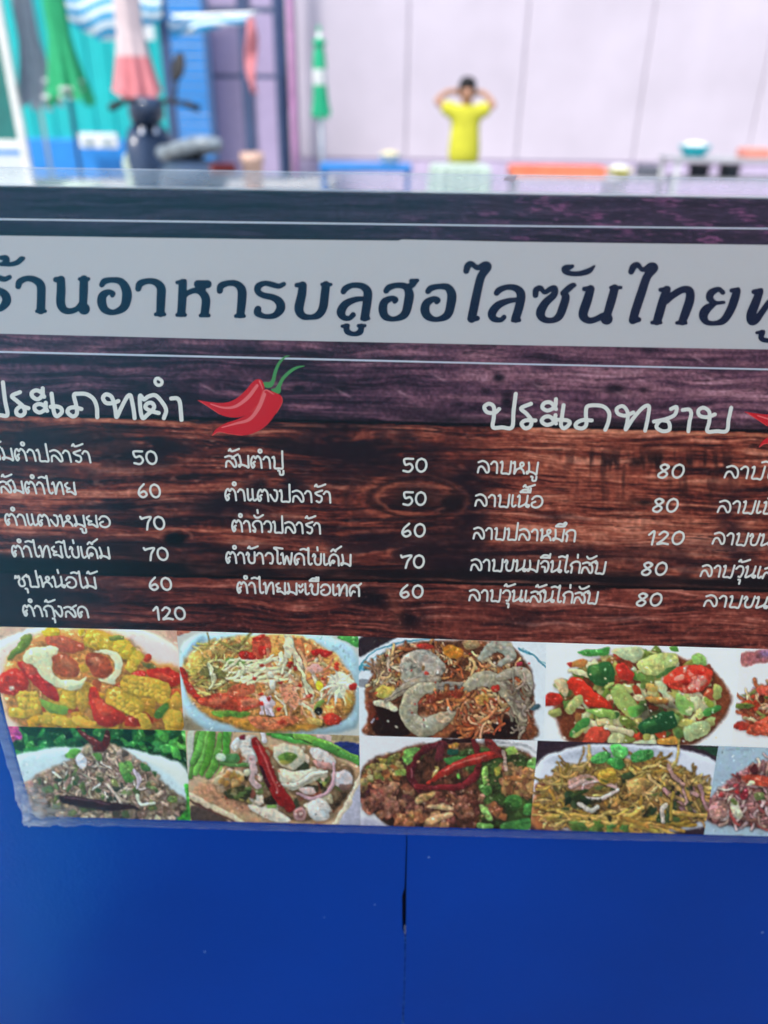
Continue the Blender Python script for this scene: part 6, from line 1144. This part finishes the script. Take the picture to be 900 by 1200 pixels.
def planter():
    Y = 10.; x = X(291, Y); r = empty('flower_pot', (x, Y, PAV), 'peach coloured pot at the foot of the lilac doors', 'pot'); h = Z(181, Y)-PAV
    MB().lathe([(.09, 0), (.1, .05), (.12, h*.8), (.14, h*.82), (.14, h), (.11, h-.02)], n=20).build('pot', mat('peach_terracotta', (.6, .4, .32), .7), r, True)
planter()

# ---------------------------------------------------------------- scooter, nose to the left
def scooter():
    Y = 6.5; x0 = X(183, Y); r = empty('motor_scooter', (x0, Y, PAV), 'dark blue motor scooter parked in front of the blue shutter, its round mirror up', 'scooter', rz=math.radians(-56)); blue = mat('dark_blue_bodywork', (.02, .04, .085), .3, .12, 9., coat=.3); seat = mat('mottled_silver_seat_cover', (.2, .24, .27), .35, .6, 12.); ch = mat('chrome', (.7, .72, .75), .2, .03, metal=.9)  # seat cover is silver with strong random tone variation
    def wheel(x):
        w = bpy.data.objects.new('wheel', None); COL.objects.link(w); w.parent = r; w.location = (x, 0, .27); w.empty_display_size = .1
        t = MB(); t.tube([(.2*math.cos(a), 0, .2*math.sin(a)) for a in np.linspace(0, 2*math.pi, 25)], .06, 10, False); t.build('tyre', M_RUB, w, True)
        m = MB(); m.tube([(0, -.05, 0), (0, .05, 0)], .04)
        for k in range(5): a = k*2*math.pi/5; m.tube([(0, 0, 0), (.17*math.cos(a), 0, .17*math.sin(a))], .018, 6)
        m.build('rim', ch, w)
    wheel(-.46); wheel(.74)
    for s in (-1, 1): MB().tube([(-.46, s*.08, .27), (-.36, s*.08, .6), (-.24, s*.05, .95)], .022).build('fork', ch, r, True)
    def loft(name, secs, m, n=16):
        """sections (x, z, half width, half height, tilt) joined into a rounded shell"""
        V = []; F = []
        for x, z, hw, hh, ti in secs:
            for j in range(n):
                q = 2*math.pi*j/n; cy, cz = math.copysign(abs(math.cos(q))**.7, math.cos(q))*hw, math.copysign(abs(math.sin(q))**.7, math.sin(q))*hh
                V.append((x-cz*math.sin(ti), cy, z+cz*math.cos(ti)))
        k = len(secs); F = [(i*n+j, i*n+(j+1) % n, (i+1)*n+(j+1) % n, (i+1)*n+j) for i in range(k-1) for j in range(n)]+[tuple(range(n))[::-1], tuple((k-1)*n+j for j in range(n))]
        b_ = MB(); b_.add(V, F); return b_.build(name, m, r, True)
    loft('leg_shield', [(-.43, .62, .05, .05, 0), (-.38, .68, .13, .14, .2), (-.29, .72, .19, .24, .25), (-.22, .70, .2, .3, .28), (-.16, .62, .18, .26, .2), (-.1, .52, .1, .12, 0)], blue)
    loft('front_mudguard', [(-.7, .42, .03, .03, .6), (-.6, .5, .07, .05, .4), (-.46, .54, .075, .05, 0), (-.32, .48, .06, .05, -.4)], blue)
    loft('floor_board', [(-.2, .36, .13, .04, 0), (.0, .33, .16, .045, 0), (.24, .34, .15, .05, 0)], M_RUB)
    loft('rear_body', [(.12, .42, .1, .1, 0), (.24, .55, .15, .19, -.1), (.45, .6, .17, .18, 0), (.75, .64, .16, .14, .1), (1.02, .7, .1, .08, .2), (1.16, .74, .03, .03, .2)], blue)
    loft('seat', [(.1, .74, .05, .03, 0), (.2, .79, .12, .055, 0), (.42, .79, .15, .06, 0), (.58, .83, .15, .06, .1), (.85, .87, .14, .055, 0), (1.04, .88, .06, .03, 0)], seat)
    loft('headlamp_cowl', [(-.4, 1.0, .04, .04, 0), (-.35, 1.03, .11, .09, .2), (-.26, 1.06, .14, .1, .2), (-.16, 1.08, .11, .07, 0), (-.1, 1.08, .03, .03, 0)], blue)
    MB().lathe([(.01, -.03), (.06, -.02), (.07, .0), (.05, .03), (.01, .04)], (-.39, 0, 1.02), 16).build('headlamp', mat('lamp_glass', (.7, .75, .78), .15, .02), r, True)
    MB().tube([(-.05, -.29, 1.10), (-.14, -.18, 1.13), (-.22, 0, 1.12), (-.14, .18, 1.13), (-.05, .29, 1.10)], .018).build('handlebar', M_RUB, r, True)
    for s in (-1, 1): MB().tube([(-.07, s*.25, 1.11), (-.02, s*.34, 1.08)], .026).build('grip', M_RUB, r, True)
    for s in (1,):
        MB().tube([(-.16, s*.2, 1.14), (-.2, s*.25, 1.26), (-.21, s*.28, 1.34)], .010).build('mirror_stem', M_RUB, r, True)
        q = MB().lathe([(.005, -.02), (.06, -.018), (.074, 0), (.06, .014), (.005, .018)], (0, 0, 0), 18).build('mirror', M_RUB, r, True); q.location = (-.21, s*.27, 1.36); q.rotation_euler = (math.radians(70), 0, math.radians(18)); q.scale = (1.05, 1.5, 1.)
    MB().box((1.15, 0, .74), (.06, .16, .07)).build('tail_lamp', mat('dark_red_lamp', (.12, .01, .012), .3), r)
    MB().tube([(.55, .13, .3), (.9, .16, .34), (1.1, .16, .38)], .045).build('exhaust', ch, r, True)
    MB().tube([(.2, -.1, .3), (.16, -.2, .1), (.14, -.24, .0)], .014).build('side_stand', M_RUB, r, True)
scooter()

# ---------------------------------------------------------------- tables and things on the right
def table(px0, px1, Y, py, top_m, leg_m, label, d=.6, thick=.04, h0=0.):
    x0, x1 = X(px0, Y, py), X(px1, Y, py); zt = Z(py, Y); r = empty('table', ((x0+x1)/2, Y, h0), label, 'table', 'tables by the lilac wall'); w = x1-x0
    MB().box((0, 0, zt-h0-thick/2), (w, d, thick)).build('table_top', top_m, r)
    for sx in (-1, 1):
        for sy in (-1, 1): MB().box((sx*(w/2-.05), sy*(d/2-.05), (zt-h0-thick)/2), (.05, .05, zt-h0-thick)).build('leg', leg_m, r)
    MB().box((0, 0, .3), (w-.1, .03, .03)).build('stretcher', leg_m, r)
    return r, zt
_, zb = table(376, 482, 11.6, 191.5, mat('bright_blue_laminate', (.02, .2, .55), .4), mat('blue_table_leg', (.02, .12, .4), .5), 'bright blue table near the green and white sunshade', thick=.09)
def bowl(px, Y, z, r0, h, m, label, name='bowl', cat='bowl', content=None):
    r = empty(name, (X(px, Y), Y, z), label, cat)
    MB().lathe([(r0*.55, 0), (r0*.6, .01), (r0*.85, h*.5), (r0, h), (r0*1.04, h), (r0*.95, h-.015), (r0*.5, h*.6)], n=26).build('body', m, r, True)
    if content: MB().lathe([(r0*.9, h-.02), (r0*.6, h+.03), (r0*.1, h+.05)], n=16).build('contents', content, r, True)
    return r
bowl(458, 11.5, zb, .16, .12, mat('cream_enamel', (.7, .7, .62), .35), 'cream bowl standing on the bright blue table', content=mat('pale_yellow_food', (.7, .62, .36), .7))
_, zo = table(598, 722, 10.8, 203, mat('worn_steel_top', (.45, .45, .48), .4), M_STEEL, 'low steel table carrying the long orange tray')
def tray():
    Y = 10.8; x0, x1 = X(603, Y), X(716, Y); r = empty('orange_tray', ((x0+x1)/2, Y-.05, zo), 'long orange plastic tray beside the person in yellow', 'tray'); w = x1-x0; m = mat('orange_plastic', (.8, .2, .1), .45); h = Z(191, Y)-zo
    MB().box((0, 0, .01), (w, .4, .02)).build('floor', m, r)
    for s in (-1, 1): MB().box((0, s*.2, h/2), (w, .02, h)).build('side', m, r); MB().box((s*(w/2-.01), 0, h/2), (.02, .38, h)).build('end', m, r)
tray()
_, zy = table(722, 786, 11.4, 203, mat('grey_table_top', (.35, .36, .4), .5), M_STEEL, 'small grey table between the orange tray and the steel table')
bowl(738, 11.3, zy, .17, .11, mat('yellow_plastic', (.75, .7, .14), .45), 'yellow tub heaped with white on the small grey table', 'tub', 'tub', mat('white_rice_bag', (.75, .76, .74), .7))
o = MB().box((X(772, 11.5), 11.5, zy+.07), (.26, .26, .14)).build('grey_carton', mat('dark_grey_carton', (.1, .11, .14), .7)); tag(o, 'dark grey carton at the back of the small grey table', 'carton')
t, zs2 = table(783, 960, 11., 178, mat('brushed_steel', (.5, .52, .54), .35, metal=.5), mat('pale_steel_leg', (.62, .64, .64), .4), 'steel table with pale legs at the right edge, a cyan tub on it', d=.7)
MB().box((0, 0, Z(203, 11.)), (X(950, 11.)-X(790, 11.), .6, .03)).build('shelf', M_STEEL, t)
bowl(825, 10.95, zs2, .2, .13, mat('cyan_plastic', (.01, .52, .6), .4), 'cyan plastic tub on the steel table at the right', 'tub', 'tub', mat('white_cloth_bundle', (.75, .78, .8), .8))
o = MB().box((X(897, 10.95), 10.95, zs2+.055), (.32, .3, .11)).build('coral_box', mat('coral_plastic', (.72, .26, .2), .45)); tag(o, 'coral pink plastic box at the end of the steel table', 'box')
for px, c, lb in ((835, (.05, .055, .07), 'dark pot on the shelf under the cyan tub'), (872, (.08, .09, .11), 'dark pot on the shelf under the coral box')):
    p = empty('cooking_pot', (X(px, 11.), 11., Z(203, 11.)+.015), lb, 'pot', 'pots under the steel table'); MB().lathe([(.11, 0), (.125, .02), (.125, .15), (.13, .155), (.1, .15)], n=20).build('body', mat('dark_pot', c, .4, metal=.4), p, True); MB().tube([(-.17, 0, .12), (.17, 0, .12)], .012).build('handle', M_RUB, p)

t, _z = table(507, 571, 9.7, 192.5, mat('pale_green_laminate', (.55, .64, .57), .5), M_STEEL, 'pale green cloth covered table right in front of the person', d=.5)
def table_cloth():
    w = X(571, 9.7)-X(507, 9.7)+.03; d = .53; z1 = _z+.004; n = 96; V = []
    for k, z in enumerate((z1, z1-.015, z1*.6, .12)):
        for i in range(n):
            q = 2*math.pi*i/n; cx, cy = math.cos(q), math.sin(q); s_ = 1/max(abs(cx), abs(cy)); f = (0., .012, .03, .045)[k]*(1+math.sin(i*1.31)); V.append((cx*s_*w/2+cx*f, cy*s_*d/2+cy*f, z))
    F = [(k*n+i, k*n+(i+1) % n, (k+1)*n+(i+1) % n, (k+1)*n+i) for k in range(3) for i in range(n)]+[tuple(range(n))]
    MB().add(V, F).build('table_cloth', mat('pale_green_cloth', (.4, .5, .44), .85, .06, 10.), t)
table_cloth()

# ---------------------------------------------------------------- person with both hands behind the head
def skin(name, V, E, R, m, parent, sub=2, root=0):
    me = nmesh(name, V, []); me.edges.add(len(E)); me.edges.foreach_set('vertices', np.asarray(E, np.int32).ravel()); me.update()
    o = bpy.data.objects.new(name, me); COL.objects.link(o); o.modifiers.new('s', 'SKIN'); sv = me.skin_vertices[0].data
    for i, q in enumerate(R): sv[i].radius = (q, q) if np.isscalar(q) else q
    sv[root].use_root = True
    s = o.modifiers.new('d', 'SUBSURF'); s.levels = sub; s.render_levels = sub
    dg = bpy.context.evaluated_depsgraph_get(); dg.update(); nm = bpy.data.meshes.new_from_object(o.evaluated_get(dg)); bpy.data.objects.remove(o); nm.name = name
    return link(name, nm, m, parent, True)
def person():
    Y = 10.4; x = X(548, Y, 100); r = empty('person', (x, Y, 0), 'person in a yellow T-shirt standing with both hands behind the head', 'person')
    # pelvis, spine, neck, head, legs, arms
    V = [(0, 0, .93), (0, 0, 1.08), (0, 0, 1.24), (0, -.005, 1.36), (0, -.005, 1.42), (0, -.01, 1.50), (0, -.025, 1.545), (0, -.02, 1.60),
         (.09, 0, .86), (.11, -.01, .48), (.115, .02, .09), (.125, -.11, .03), (-.09, 0, .86), (-.11, -.01, .48), (-.115, .02, .09), (-.125, -.11, .03),
         (.13, .0, 1.35), (.19, .0, 1.36), (.34, .02, 1.42), (.21, .1, 1.55), (.11, .11, 1.56), (-.13, .0, 1.35), (-.19, .0, 1.36), (-.37, .02, 1.46), (-.22, .1, 1.56), (-.11, .11, 1.56)]
    E = [(0, 1), (1, 2), (2, 3), (3, 4), (4, 5), (5, 6), (6, 7), (0, 8), (8, 9), (9, 10), (10, 11), (0, 12), (12, 13), (13, 14), (14, 15), (3, 16), (16, 17), (17, 18), (18, 19), (19, 20), (3, 21), (21, 22), (22, 23), (23, 24), (24, 25)]
    R = [(.15, .10), (.13, .095), (.15, .105), (.10, .08), .055, (.08, .092), (.088, .104), (.07, .084), .085, .058, .042, .04, .085, .058, .042, .04, .062, .056, .042, .034, .036, .062, .056, .042, .034, .036]
    skin('body', V, E, R, M_SKIN, r)
    yl = mat('yellow_tshirt_cotton', (.52, .5, .035), .85, .1, 7., .9, 14.)
    skin('t_shirt', [(0, 0, .73), (0, 0, .93), (0, 0, 1.12), (0, 0, 1.26), (0, -.002, 1.36), (0, -.004, 1.39), (.14, 0, 1.355), (.2, .0, 1.365), (.285, .012, 1.40), (-.14, 0, 1.355), (-.2, .0, 1.365), (-.30, .012, 1.42)], [(0, 1), (1, 2), (2, 3), (3, 4), (4, 5), (4, 6), (6, 7), (7, 8), (4, 9), (9, 10), (10, 11)], [(.215, .15), (.21, .145), (.19, .135), (.205, .14), (.13, .105), (.078, .074), .095, .09, .085, .095, .09, .085], yl, r)
    skin('shorts', [(0, 0, .86), (0, 0, .78), (.095, 0, .72), (.115, -.005, .55), (-.095, 0, .80), (-.115, -.005, .55)], [(0, 1), (1, 2), (2, 3), (1, 4), (4, 5)], [(.165, .12), (.16, .12), .105, .1, .105, .1], mat('pale_green_shorts', (.5, .62, .5), .8), r)
    hair = mat('black_hair', (.012, .011, .012), .6, .2, 40., .4, 120.)
    mb = MB(); n = 18; pr = [(.02, .135), (.055, .128), (.085, .1), (.1, .06), (.103, .02), (.1, -.03), (.09, -.07)]
    mb.lathe([(a, b) for a, b in pr], (0, 0, 0), n, lambda q, k: (1.02 if math.sin(q) > -.35 else (1.02 if k < .42 else .62))); h = mb.build('hair', hair, r, True); h.location = (0, -.005, 1.575); h.scale = (1.0, 1.12, 1.06)
    for s in (-1, 1):
        MB().lathe([(.002, -.01), (.009, -.005), (.011, 0), (.009, .005), (.002, .01)], (s*.034, -.118, 1.56), 10).build('eye', hair, r, True)
        MB().lathe([(.004, -.03), (.014, -.02), (.018, 0), (.016, .02), (.004, .03)], (s*.086, -.015, 1.545), 10).build('ear', M_SKIN, r, True)
        for k in range(4): a = s*(.10-.022*k*0); MB().tube([(s*.115, .105, 1.535+.022*k), (s*.07, .115, 1.54+.022*k), (s*(.02+.008*k), .105, 1.545+.021*k)], [.011, .010, .008], 8).build('finger', M_SKIN, r, True)
        MB().tube([(s*.115, .09, 1.53), (s*.10, .06, 1.515), (s*.09, .03, 1.51)], [.012, .011, .009], 8).build('thumb', M_SKIN, r, True)
    MB().tube([(0, -.112, 1.55), (0, -.135, 1.525), (0, -.12, 1.515)], [.01, .015, .01], 8).build('nose', M_SKIN, r, True)
    MB().tube([(-.025, -.108, 1.485), (0, -.118, 1.483), (.025, -.108, 1.485)], [.004, .007, .004], 8).build('mouth', mat('lips', (.3, .1, .08), .5), r, True)
    for s in (-1, 1): MB().box((s*.122, -.05, .02), (.1, .27, .035)).build('sandal', M_RUB, r)
person()
